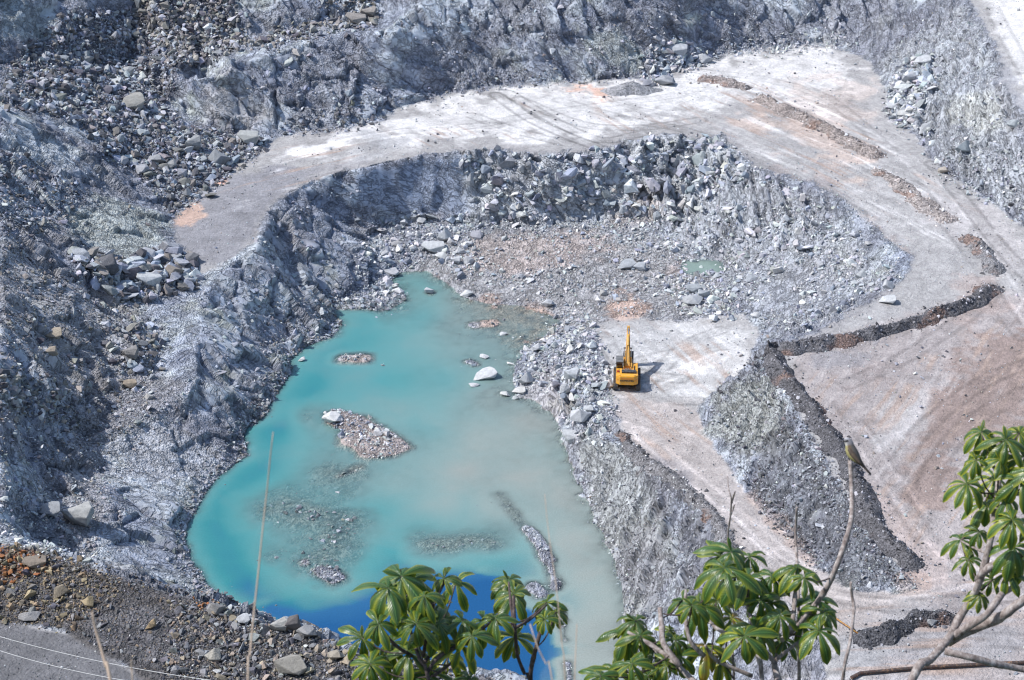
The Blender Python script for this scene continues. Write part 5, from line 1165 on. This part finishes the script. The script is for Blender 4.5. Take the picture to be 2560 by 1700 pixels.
# ================================================================== NEAR HILLSIDE the plants grow from (below the frame)
hxs = np.linspace(-110, 110, 111); hys = np.concatenate([np.linspace(-14, 60, 75), np.linspace(62, 141, 40)]); HX, HY = np.meshgrid(hxs, hys)
hz0 = 136.6-.785*np.maximum(HY, 0); e = ground_z(HX, np.full_like(HY, 141.0))
tb = sstep(95, 141, HY); Hh = hz0*(1-tb)+(e-.3)*tb; Hh = np.minimum(Hh, 138-.765*np.maximum(HY, 0))+(fbm(HX*.2, HY*.2, None, 9, 4)-.6)*1.2*(1-tb)
F_ = np.arange(HX.size).reshape(HX.shape); F_ = np.stack([F_[:-1, :-1], F_[:-1, 1:], F_[1:, 1:], F_[1:, :-1]], -1).reshape(-1, 4)
hm = NT('hillside_soil'); hm.set(Base_Color=hm.ramp(hm.noise(hm.pos(), 1.2, 6, .65), [(.35, (.07, .06, .04)), (.5, (.06, .09, .03)), (.65, (.17, .14, .09))]), Roughness=.95)
hm.set(Normal=hm.bump(hm.noise(hm.pos(), 4, 5, .7), .2, .8))
o = link('hillside', np_mesh('hillside', np.stack([HX, HY, Hh], -1).reshape(-1, 3), F_, True), hm.m); o['kind'] = 'structure'
def hill_z(x, y):
    i = np.argmin(abs(hxs-x)); j = np.argmin(abs(hys-y)); return float(Hh[j, i])
# the country round the pit, well outside the photograph
ox = np.arange(-622, 630, 8.0); oy = np.arange(-60, 900, 8.0); OX, OY = np.meshgrid(ox, oy)
cxx, cyy = np.clip(OX, GX0+.5, GX1-.5), np.clip(OY, GY0+.5, GY1-.5); od = np.hypot(OX-cxx, OY-cyy)
OZ = ground_z(cxx, cyy)-.6*(od < 4)+.10*od+6*(fbm(OX*.012, OY*.012, None, 181, 4)-.5)*sstep(0, 60, od)
OZ = np.where(OY < 141, np.maximum(OZ, 136.6-.785*np.maximum(OY, 0)), OZ)
idx = np.arange(OX.size).reshape(OX.shape); q = np.stack([idx[:-1, :-1], idx[:-1, 1:], idx[1:, 1:], idx[1:, :-1]], -1).reshape(-1, 4)
qx, qy = OX.reshape(-1)[q], OY.reshape(-1)[q]
inner = ((qx.min(1) >= GX0) & (qx.max(1) <= GX1) & (qy.min(1) >= GY0) & (qy.max(1) <= GY1)) | ((np.abs(qx).max(1) <= 110) & (qy.max(1) <= 150))
col_ = np.array([[.30, .31, .31, 1]]).repeat(OX.size, 0); zz_ = np.zeros((OX.size, 4)); zz_[:, 0] = OX.reshape(-1); zz_[:, 1] = OY.reshape(-1); zz_[:, 2] = OZ.reshape(-1)
me = np_mesh('terrain', np.stack([OX, OY, OZ], -1).reshape(-1, 3), q[~inner], True, {'pigment': ('FLOAT_COLOR', col_), 'rough_ground': ('FLOAT', np.ones(OX.size)), 'bedding': ('FLOAT_COLOR', zz_), 'broken': ('FLOAT', np.ones(OX.size)*.5)})
o = link('terrain', me, M_GROUND); o['kind'] = 'structure'
# ================================================================== PLANTS IN FRONT
lf = NT('leaf'); att = lf.attr('blade'); sx_ = lf.n('ShaderNodeSeparateColor'); lf.put(sx_.inputs[0], att)
edge, along, age = sx_.outputs[0], sx_.outputs[1], sx_.outputs[2]
nl_ = lf.noise(lf.pos(), 9.0, 3, .6); rnd = lf.n('ShaderNodeObjectInfo').outputs['Random']
grn = lf.mix(nl_, (.007, .030, .006), (.042, .108, .012))
grn = lf.mix(lf.math('MULTIPLY', rnd, .5), grn, (.030, .105, .030))
vein = lf.math('PINGPONG', lf.math('MULTIPLY_ADD', along, 13.0, lf.math('MULTIPLY', edge, -2.2)), .5)
grn = lf.mix(lf.math('MULTIPLY', lf.math('GREATER_THAN', vein, .41), .22), grn, (.06, .15, .04))
grn = lf.mix(lf.math('LESS_THAN', edge, .06), grn, (.12, .22, .06))
yf = lf.math('MULTIPLY', lf.math('POWER', edge, 2.0), lf.math('ADD', lf.math('MULTIPLY_ADD', age, 1.3, .12), lf.math('MULTIPLY', along, .35)), clamp=True)
yf = lf.math('MULTIPLY', yf, lf.math('MULTIPLY_ADD', nl_, 1.8, .3), clamp=True)
grn = lf.mix(yf, grn, (.40, .40, .025))
old = lf.math('MULTIPLY', lf.math('GREATER_THAN', age, .85), lf.ramp(nl_, [(.42, 0.0), (.6, 1.0)]))
grn = lf.mix(lf.math('MULTIPLY', old, .7), grn, (.24, .12, .02))
lf.set(Base_Color=grn, Roughness=.34, Specular_IOR_Level=.55)
lf.set(Normal=lf.bump(vein, .004, .6))
trn = lf.n('ShaderNodeBsdfTranslucent'); lf.put(trn.inputs[0], lf.mix(1.0, grn, (1.9, 2.0, .9), 'MULTIPLY'))
mx = lf.n('ShaderNodeMixShader'); mx.inputs[0].default_value = .2
lf.t.links.new(lf.b.outputs[0], mx.inputs[1]); lf.t.links.new(trn.outputs[0], mx.inputs[2]); lf.t.links.new(mx.outputs[0], lf.out.inputs[0])
M_LEAF = lf.m
def bark(name, c0, c1, c2):
    m = NT(name); p = m.pos(); n_ = m.noise(p, 22, 5, .7); n2_ = m.noise(m.mapping(p, (1, 1, .35)), 60, 3, .6)
    m.set(Base_Color=m.ramp(m.math('MULTIPLY_ADD', n2_, .4, m.math('MULTIPLY', n_, .6)), [(.36, c0), (.5, c1), (.64, c2)]), Roughness=.85)
    m.set(Normal=m.bump(n2_, .006, .8)); return m.m
M_BARK = bark('grey_bark', (.10, .075, .065), (.26, .215, .195), (.46, .42, .39))
M_BARKD = bark('dark_bark', (.03, .022, .02), (.07, .05, .045), (.16, .12, .10))
M_STRAW = NT('straw'); M_STRAW.set(Base_Color=M_STRAW.ramp(M_STRAW.noise(M_STRAW.pos(), 8, 3), [(.3, (.34, .25, .18)), (.7, (.50, .40, .31))]), Roughness=.8); M_STRAW = M_STRAW.m
PROF = [.07, .30, .52, .74, .90, 1.0, .99, .86, .55, .06]
def whorl(centre, rad, seed, age=0.0, n=None, droop=1.0, tilt=None, arc=None):
    """one palmate leaf: leaflets spread round the tip of the stalk, arching down"""
    r = random.Random(seed); n = n or r.choice((7, 8, 8, 9)); V_, F_, A_ = [], [], []
    ax = Vector(tilt) if tilt else Vector((r.uniform(-.25, .25), -.30+r.uniform(-.2, .15), 1)); ax.normalize()
    e1 = ax.orthogonal().normalized(); e2 = ax.cross(e1); a0 = r.uniform(0, 6.28)
    # a pair of small new leaflets sits upright in the middle
    for k in range(n+1):
        small = k == n
        a = a0+2*math.pi*(k+r.uniform(-.2, .2))/n; L = rad*r.uniform(.82, 1.12)*(.42 if small else 1); hw = L*r.uniform(.125, .155)
        out = (e1*math.cos(a)+e2*math.sin(a)); side = ax.cross(out).normalized(); th = R(r.uniform(-5, 25)) if not small else R(60); p = Vector(centre); m_ = len(PROF)
        bend = R(r.uniform(70, 115))*droop*(.5 if small else 1); tw = r.uniform(-.25, .25); base = len(V_); fold = r.uniform(.15, .5)
        lage = min(1, max(0, age+r.uniform(-.15, .15)))
        for i, pw_ in enumerate(PROF):
            t = i/(m_-1); ang = th-bend*t**.9
            d = out*math.cos(ang)+ax*math.sin(ang); nrm = side.cross(d)*-1
            nrm = (ax*math.cos(ang)-out*math.sin(ang)); sd = (side*math.cos(tw*t)+nrm*math.sin(tw*t)); nn = d.cross(sd)*-1
            if i: p = p+d*(L/(m_-1))
            wv = 1+.06*math.sin(i*2.3+k)
            for s in (-1, -.5, 0, .5, 1):
                V_.append(p+sd*(s*hw*pw_*wv)+nn*(-(abs(s))*hw*pw_*fold)*-1*(1 if True else 0)+Vector((0, 0, 0)))
                A_.append((abs(s), t, lage, 1))
        for i in range(m_-1):
            for s in range(4): F_.append((base+i*5+s, base+i*5+s+1, base+(i+1)*5+s+1, base+(i+1)*5+s))
    return np.array([v[:] for v in V_]), np.array(F_), np.array(A_)
def smooth_path(P, step=.05):
    return [Vector(p) for p in catmull([p[:] for p in P], step)]
def branch(name, pts, r0, r1, mat, parent, seed=0, knots=True):
    P = smooth_path(pts, .035 if (pts[0]-pts[1]).length < 3 else .1); n = len(P); rr = random.Random(seed)
    nz = [rr.uniform(-1, 1) for _ in range(n)]
    rad = [(r0+(r1-r0)*(i/(n-1))**.8)*(1+.07*nz[i]+(.16 if knots and i % 9 == 4 else 0)) for i in range(n)]
    return link(name, bm_mesh(tube_bm(P, rad, 9), name), mat, parent), P
def fore(path, dist, wob=0.15, seed=0):
    r = random.Random(seed); ph = r.uniform(0, 6)
    return [D(u, v, dist+wob*math.sin(ph+i*.9)) for i, (u, v) in enumerate(path)]
def rooted(pts):
    """carry a stem that leaves the frame at the bottom on down to the hillside"""
    p = pts[-1]; d = (pts[-1]-pts[-2]).normalized(); q1 = p+Vector((d.x*.3, d.y*.3, -.8)); q2 = Vector((q1.x+d.x*.2, q1.y+.1, hill_z(q1.x, q1.y)-.3)); q2.z = min(q2.z, q1.z-.5)
    return pts+[q1, q2]
def tree(label, dist, stems, leaves, mat, seed, bare=False):
    """stems: (px path from tip to root, px radius tip, px radius root, reaches the ground); leaves: (u, v, radius px, age)"""
    mpp = dist/F; allp = []; built = []; root = None
    for i, (path, ra, rb_, gr) in enumerate(stems):
        pts = fore(path, dist, .12, seed+i)
        if gr: pts = rooted(pts); root = root or pts[-1]
        built.append((pts, ra*mpp, rb_*mpp))
    T = empty('tree' if not bare else 'bare_stem', root)
    tag(T, label, 'tree' if not bare else 'stem', None if not bare else 'leafless stems among the trees')
    for i, (pts, ra, rb_) in enumerate(built):
        loc = [p-root for p in pts]; o, P = branch('trunk' if stems[i][3] and i == 0 else 'branch', loc, ra, rb_, mat, T, seed+i*5)
        allp += P
    for i, lv in enumerate(leaves):
        u, v, rp_, age = lv[:4]; kw = lv[4] if len(lv) > 4 else {}; r = random.Random(seed*91+i)
        c = D(u, v, dist+r.uniform(-.35, .35))-root
        V_, F_, A_ = whorl(c, rp_*mpp*1.08, seed*100+i, age, **kw)
        me = np_mesh('leaf', V_, F_, True, {'blade': ('FLOAT_COLOR', A_)}); o = link('leaf', me, M_LEAF, T)
        low = [q_ for q_ in allp if q_.z < c.z-.03] or allp
        q_ = min(low, key=lambda t: (t-c).length+.3*abs((t-c).y)); mid_ = (c+q_)/2+Vector((0, 0, -.15*(c-q_).length))
        link('leaf_stalk', bm_mesh(tube_bm(smooth_path([q_, mid_, c], .04), .0045, 6), 'leaf_stalk'), M_BARKD, o)
    return T
tree('umbrella leaved green tree in front of the blue water at the bottom centre', 11.0,
 [([(1003,1450),(1012,1520),(1030,1590),(1050,1650),(1072,1700)],4,7,True),([(1095,1565),(1085,1620),(1058,1660)],3,5,False),([(1114,1450),(1085,1510),(1072,1560),(1058,1640)],3,5,False),
  ([(946,1560),(985,1610),(1030,1640)],3,5,False),([(1236,1550),(1180,1590),(1100,1640),(1068,1680)],3,5,False),([(1150,1620),(1130,1655),(1085,1690)],3,4,False)],
 [(1003,1441,120,.1),(970,1470,95,.1),(1030,1448,95,.05),(1110,1446,60,.15),(1140,1455,85,.35,{'n':5}),(1087,1525,85,.05),(1156,1552,85,.05),(1095,1559,100,.05),(1040,1560,80,.1),(1210,1552,75,.1),(980,1605,80,.1),(946,1560,65,.15),
  (905,1595,80,.1),(1150,1613,85,.6),(1022,1632,90,.1),(1120,1640,70,.7),(960,1640,75,.1),(1015,1690,100,.1),(1080,1685,80,.1),(1175,1697,85,.1),(925,1660,70,.2),(1180,1590,70,.1),(1000,1510,80,.2),(1060,1490,70,.3)], M_BARKD, 3)
tree('slender three leaved green sapling right of the leafy tree at the bottom centre', 11.2,
 [([(1284,1490),(1286,1550),(1290,1600),(1294,1640),(1312,1685),(1330,1715)],4,7,True),([(1350,1582),(1340,1620),(1328,1670),(1326,1710)],5,6,False),([(1367,1512),(1330,1545),(1288,1570)],2.5,4,False),([(1240,1545),(1270,1560),(1288,1566)],2.5,3,False),([(1272,1455),(1276,1500),(1284,1560)],2.5,4,False)],
 [(1271,1452,72,.1),(1284,1485,78,.15),(1367,1506,66,.15),(1238,1546,70,.05),(1286,1592,82,.35),(1362,1548,50,.3),(1390,1530,50,.2)], M_BARKD, 5)
tree('large umbrella leaved tree with yellowing leaves and a long bare branch carrying a bird', 11.0,
 [([(1870,1450),(1868,1500),(1880,1560),(1895,1640),(1905,1700)],5,12,True),
  ([(2125,1150),(2129,1215),(2129,1291),(2115,1349),(2092,1414),(2066,1471),(2024,1529),(1985,1571),(1951,1609),(1936,1655),(1945,1700),(1950,1760)],5.5,13,True),
  ([(1752,1525),(1790,1570),(1850,1600),(1885,1640)],3,6,False),([(1886,1571),(1900,1610),(1935,1655)],3,6,False),([(2043,1500),(2010,1545),(1975,1585)],3,5,False),([(2047,1577),(1990,1610),(1940,1650)],3,5,False),
  ([(1569,1580),(1640,1620),(1700,1670),(1760,1730)],4,8,False),([(1635,1622),(1660,1650),(1720,1690)],3,5,False),([(1763,1613),(1790,1650),(1880,1690)],3,6,False),([(1650,1521),(1655,1570),(1660,1612),(1700,1665)],6,8,False),([(1715,1475),(1713,1530),(1725,1600),(1760,1640)],4,6,False),
  ([(1993,1420),(1988,1480),(1980,1560),(1955,1600)],4,7,False)],
 [(1828,1380,90,.1),(1800,1390,70,.1),(1874,1391,60,.1),(1812,1420,100,.08),(1870,1443,105,.1),(1840,1440,85,.1),(1930,1440,75,.1),(1993,1418,85,.2),(2010,1445,60,.15),(1752,1517,95,.1),(1790,1500,70,.2),(2043,1500,75,.1),(2060,1530,60,.1),
  (1886,1571,95,.1),(1860,1590,80,.3),(2047,1577,95,.15),(2010,1560,70,.2),(1763,1615,92,.95),(1800,1640,80,.8),(1675,1576,42,.6),(1928,1506,75,.15),(1950,1540,70,.1),(1706,1500,70,.1),(1730,1513,60,.15),(1569,1575,98,.08),(1600,1590,70,.1),(1589,1552,80,.1),
  (1635,1622,92,.1),(1690,1600,60,.15),(1531,1676,78,.1),(1580,1660,70,.1),(1620,1690,80,.1),(1665,1660,60,.3),(1960,1600,60,.2),(1830,1545,75,.75),(1500,1690,60,.1),(1700,1640,70,.1),(1900,1500,75,.1)], M_BARK, 7)
tree('pale barked branching tree with glossy leaves at the right edge', 10.5,
 [([(2497,1190),(2492,1250),(2478,1340),(2465,1400),(2445,1465),(2420,1510),(2395,1550),(2368,1601),(2325,1650),(2280,1700)],7,19,True),
  ([(2700,1425),(2560,1500),(2520,1530),(2483,1552),(2421,1576),(2368,1605)],9,13,False),([(2529,1471),(2505,1485),(2480,1520),(2456,1545),(2415,1570),(2385,1592)],7,10,False),
  ([(2700,1350),(2560,1385),(2494,1407),(2460,1430),(2445,1450)],6,9,False),([(2700,1705),(2560,1674),(2490,1660),(2425,1643),(2362,1628)],7,9,False),
  ([(2453,1085),(2470,1130),(2490,1180)],2.5,4,False),([(2514,1105),(2505,1150),(2495,1200)],2.5,4,False),([(2402,1352),(2440,1372),(2470,1385)],2,3.5,False),([(2533,1370),(2510,1390),(2490,1405)],3,4,False)],
 [(2453,1080,78,.3),(2514,1099,78,.25),(2466,1116,64,.3),(2487,1197,80,.75),(2417,1210,78,.4),(2466,1260,80,.4),(2518,1245,80,.15),(2549,1082,60,.5),(2560,1140,80,.2),(2500,1150,60,.5),(2550,1200,75,.3),(2530,1300,70,.4),(2440,1150,50,.4),
  (2402,1349,68,.1),(2422,1398,58,.15),(2533,1368,88,.1),(2560,1400,80,.3),(2517,1432,64,.2),(2448,1486,50,.3),(2448,1330,50,.1),(2480,1450,50,.15),(2590,1180,80,.2),(2600,1300,90,.2),(2590,1090,80,.2)], M_BARK, 9)
for i, (lab, path, a_, b_, dist) in enumerate([
  ('knobbly leafless twig with a forked tip standing left of the road', [(1819,1192),(1822,1225),(1828,1245),(1826,1290),(1820,1335),(1819,1400),(1822,1500),(1830,1620),(1835,1720)], 1.5, 8, 11.3),
  ('thin leafless twig between the forked twig and the bird branch', [(1992,1268),(1990,1310),(1989,1345),(1993,1406),(1996,1480),(1997,1578),(1997,1640),(1997,1720)], 3, 8, 11.4),
  ('crooked pale leafless stem right of the bird branch', [(2127,1456),(2130,1490),(2135,1521),(2130,1570),(2124,1612),(2112,1660),(2105,1720)], 3.5, 7, 10.8)]):
    st = [(path, a_, b_, True)]
    if i == 0: st.append(([(1838,1228),(1833,1243),(1828,1258)], 1.5, 3, False)); st.append(([(1836,1262),(1832,1275),(1827,1285)], 1.5, 3, False))
    tree(lab, dist, st, [], M_BARK, 30+i, True)
# dry grass stalks, close to the lens
for i, (lab, path, a_, b_, dist) in enumerate([
  ('tall dry straw stalk rising over the west side of the lake', [(683,1080),(676,1140),(668,1220),(656,1330),(645,1440),(634,1540),(625,1640),(620,1720)], 1.3, 2.8, 5.0),
  ('short bent straw stalk in the lower left corner', [(230,1530),(238,1570),(252,1620),(266,1670),(282,1730)], 2.5, 5.0, 5.0),
  ('faint thin straw tip left of the tall stalk', [(328,1650),(330,1680),(333,1720)], 1.5, 2.5, 5.2),
  ('thin straw stalk over the grey channel at the bottom centre', [(1362,1235),(1368,1300),(1378,1380),(1390,1460),(1398,1540),(1406,1620),(1414,1720)], .8, 4.2, 5.2),
  ('short straw stalk beside the channel, right of the thin one', [(1442,1560),(1440,1620),(1436,1720)], 1.2, 2.5, 5.4),
  ('drooping straw stalk between the sapling and the channel', [(1325,1560),(1345,1620),(1365,1660),(1385,1725)], 1.5, 4.0, 5.0)]):
    pts = rooted(fore(path, dist, .03, i)); mpp = dist/F; root = pts[-1]
    P = smooth_path([p-root for p in pts], .05); n = len(P); rad = [(a_+(b_-a_)*min(1, t/(n*.6)))*mpp for t in range(n)]
    if i in (0, 1): rad = [r_*(1+.7*math.exp(-((t/n-.16)/.10)**2)) for t, r_ in enumerate(rad)]
    o = link('grass_stalk', bm_mesh(tube_bm(P, rad, 7), 'grass_stalk'), M_STRAW); o.location = root; tag(o, lab, 'grass stalk', 'dry grass stalks near the viewer')

# ================================================================== BIRD on the branch tip
bd = 11.0; bm_pp = bd/F
def B(u, v, off=0.0): return D(u, v, bd-off)
fm = NT('bird_feathers'); fa = fm.attr('plumage'); fm.set(Base_Color=fm.mix(fm.math('MULTIPLY', fm.noise(fm.pos(), 60, 3), .5), fa, (.05, .04, .035)), Roughness=.8)
# spine in photograph px: (u, v, half width across the picture, half depth, tone)
SP_ = [(2113.2,1102.6,.3,.3),(2115,1104,4.6,4.2),(2118,1106.5,7.4,6.4),(2121,1109.5,8.8,7.4),(2123.3,1114,8.9,7.6),(2124.5,1119,9.6,8.6),(2126,1125,11.6,10.4),(2129.5,1133,12.8,11.2),(2134,1140,12.0,10.4),(2139.5,1147,9.6,8.4),(2145,1153,6.6,6.0),
       (2151,1159,4.2,5.2),(2157,1166,3.0,5.0),(2163,1173,2.5,4.8),(2170,1181,1.9,4.4),(2171,1182,.4,1)]
SP_ = [(u-.0, v, a, b) for u, v, a, b in SP_]
view = (cam.location-B(2128, 1130)).normalized(); Vb, Fb, Ab = [], [], []; seg = 20
C_ = [B(u, v) for u, v, _, _ in SP_]
for i, (u, v, a, b) in enumerate(SP_):
    d = (C_[min(i+1, len(C_)-1)]-C_[max(i-1, 0)]).normalized(); dep = (view-d*view.dot(d)).normalized(); sd = d.cross(dep).normalized()
    if sd.x > 0: sd = -sd                                   # sd points to the belly (left in the picture)
    for k in range(seg):
        an = 2*math.pi*k/seg; cs, sn = math.cos(an), math.sin(an)
        Vb.append(C_[i]+sd*(cs*a*bm_pp)+dep*(sn*b*bm_pp))
        t = i/(len(SP_)-1)
        if i <= 2: c = (.30, .29, .30)
        elif i <= 4: c = (.52, .50, .46) if cs > .35 else (.24, .23, .24)
        elif i <= 9: c = (.38, .34, .14) if cs > .55 else ((.13, .08, .04) if cs > -.15 else (.10, .09, .08))
        else: c = (.055, .040, .034)
        Ab.append((*c, 1))
for i in range(len(SP_)-1):
    for k in range(seg): Fb.append((i*seg+k, i*seg+(k+1) % seg, (i+1)*seg+(k+1) % seg, (i+1)*seg+k))
root = B(2125.5, 1150)
me = np_mesh('bird', np.array([(v-root)[:] for v in Vb]), np.array(Fb), True, {'plumage': ('FLOAT_COLOR', np.array(Ab))})
bird = link('bird', me, fm.m); bird.location = root; bird.scale = (1.14, 1.14, 1.14)
tag(bird, 'small yellow bellied bird with a dark eye stripe perched on the bare branch tip', 'bird')
dk = NT('dark_feather').set(Base_Color=(.02, .018, .018), Roughness=.6).m
wgm = NT('wing_feathers'); wgm.set(Base_Color=wgm.ramp(wgm.noise(wgm.mapping(wgm.pos(), (30, 30, 8)), 3, 3), [(.3, (.05, .035, .028)), (.7, (.12, .085, .055))]), Roughness=.75)
def ell(name, path, rads, mat, off):
    P = [B(u, v, off*bm_pp)-root for u, v in path]; return link(name, bm_mesh(tube_bm(P, [r_*bm_pp for r_ in rads], 10), name), mat, bird)
ell('wing', [(2121,1121),(2124,1127),(2130,1136),(2137,1145),(2145,1154),(2154,1163)], [1, 4.5, 6.2, 5.4, 3.6, .8], wgm.m, 7.5)
ell('beak', [(2115.5,1108.6),(2111,1108.9),(2104,1109.2)], [2.3, 1.7, .3], dk, 1.5)
ell('eye_stripe', [(2112,1108.6),(2116,1108.4),(2120,1108.3),(2124,1109.5)], [.8, 1.9, 2.2, .6], dk, 6.0)
ell('crown', [(2112.5,1104),(2116,1103.4),(2121,1104.6),(2124,1108)], [.5, 3.0, 3.6, 1.0], NT('crown_feather').set(Base_Color=(.40, .39, .41), Roughness=.8).m, 3.2)
for du in (-2.2, 2.6): ell('leg', [(2128+du, 1143), (2126+du, 1150), (2124.5+du*.6, 1152.5)], [1.1, .8, .8], dk, 3)
print('done', time.time()-T0)
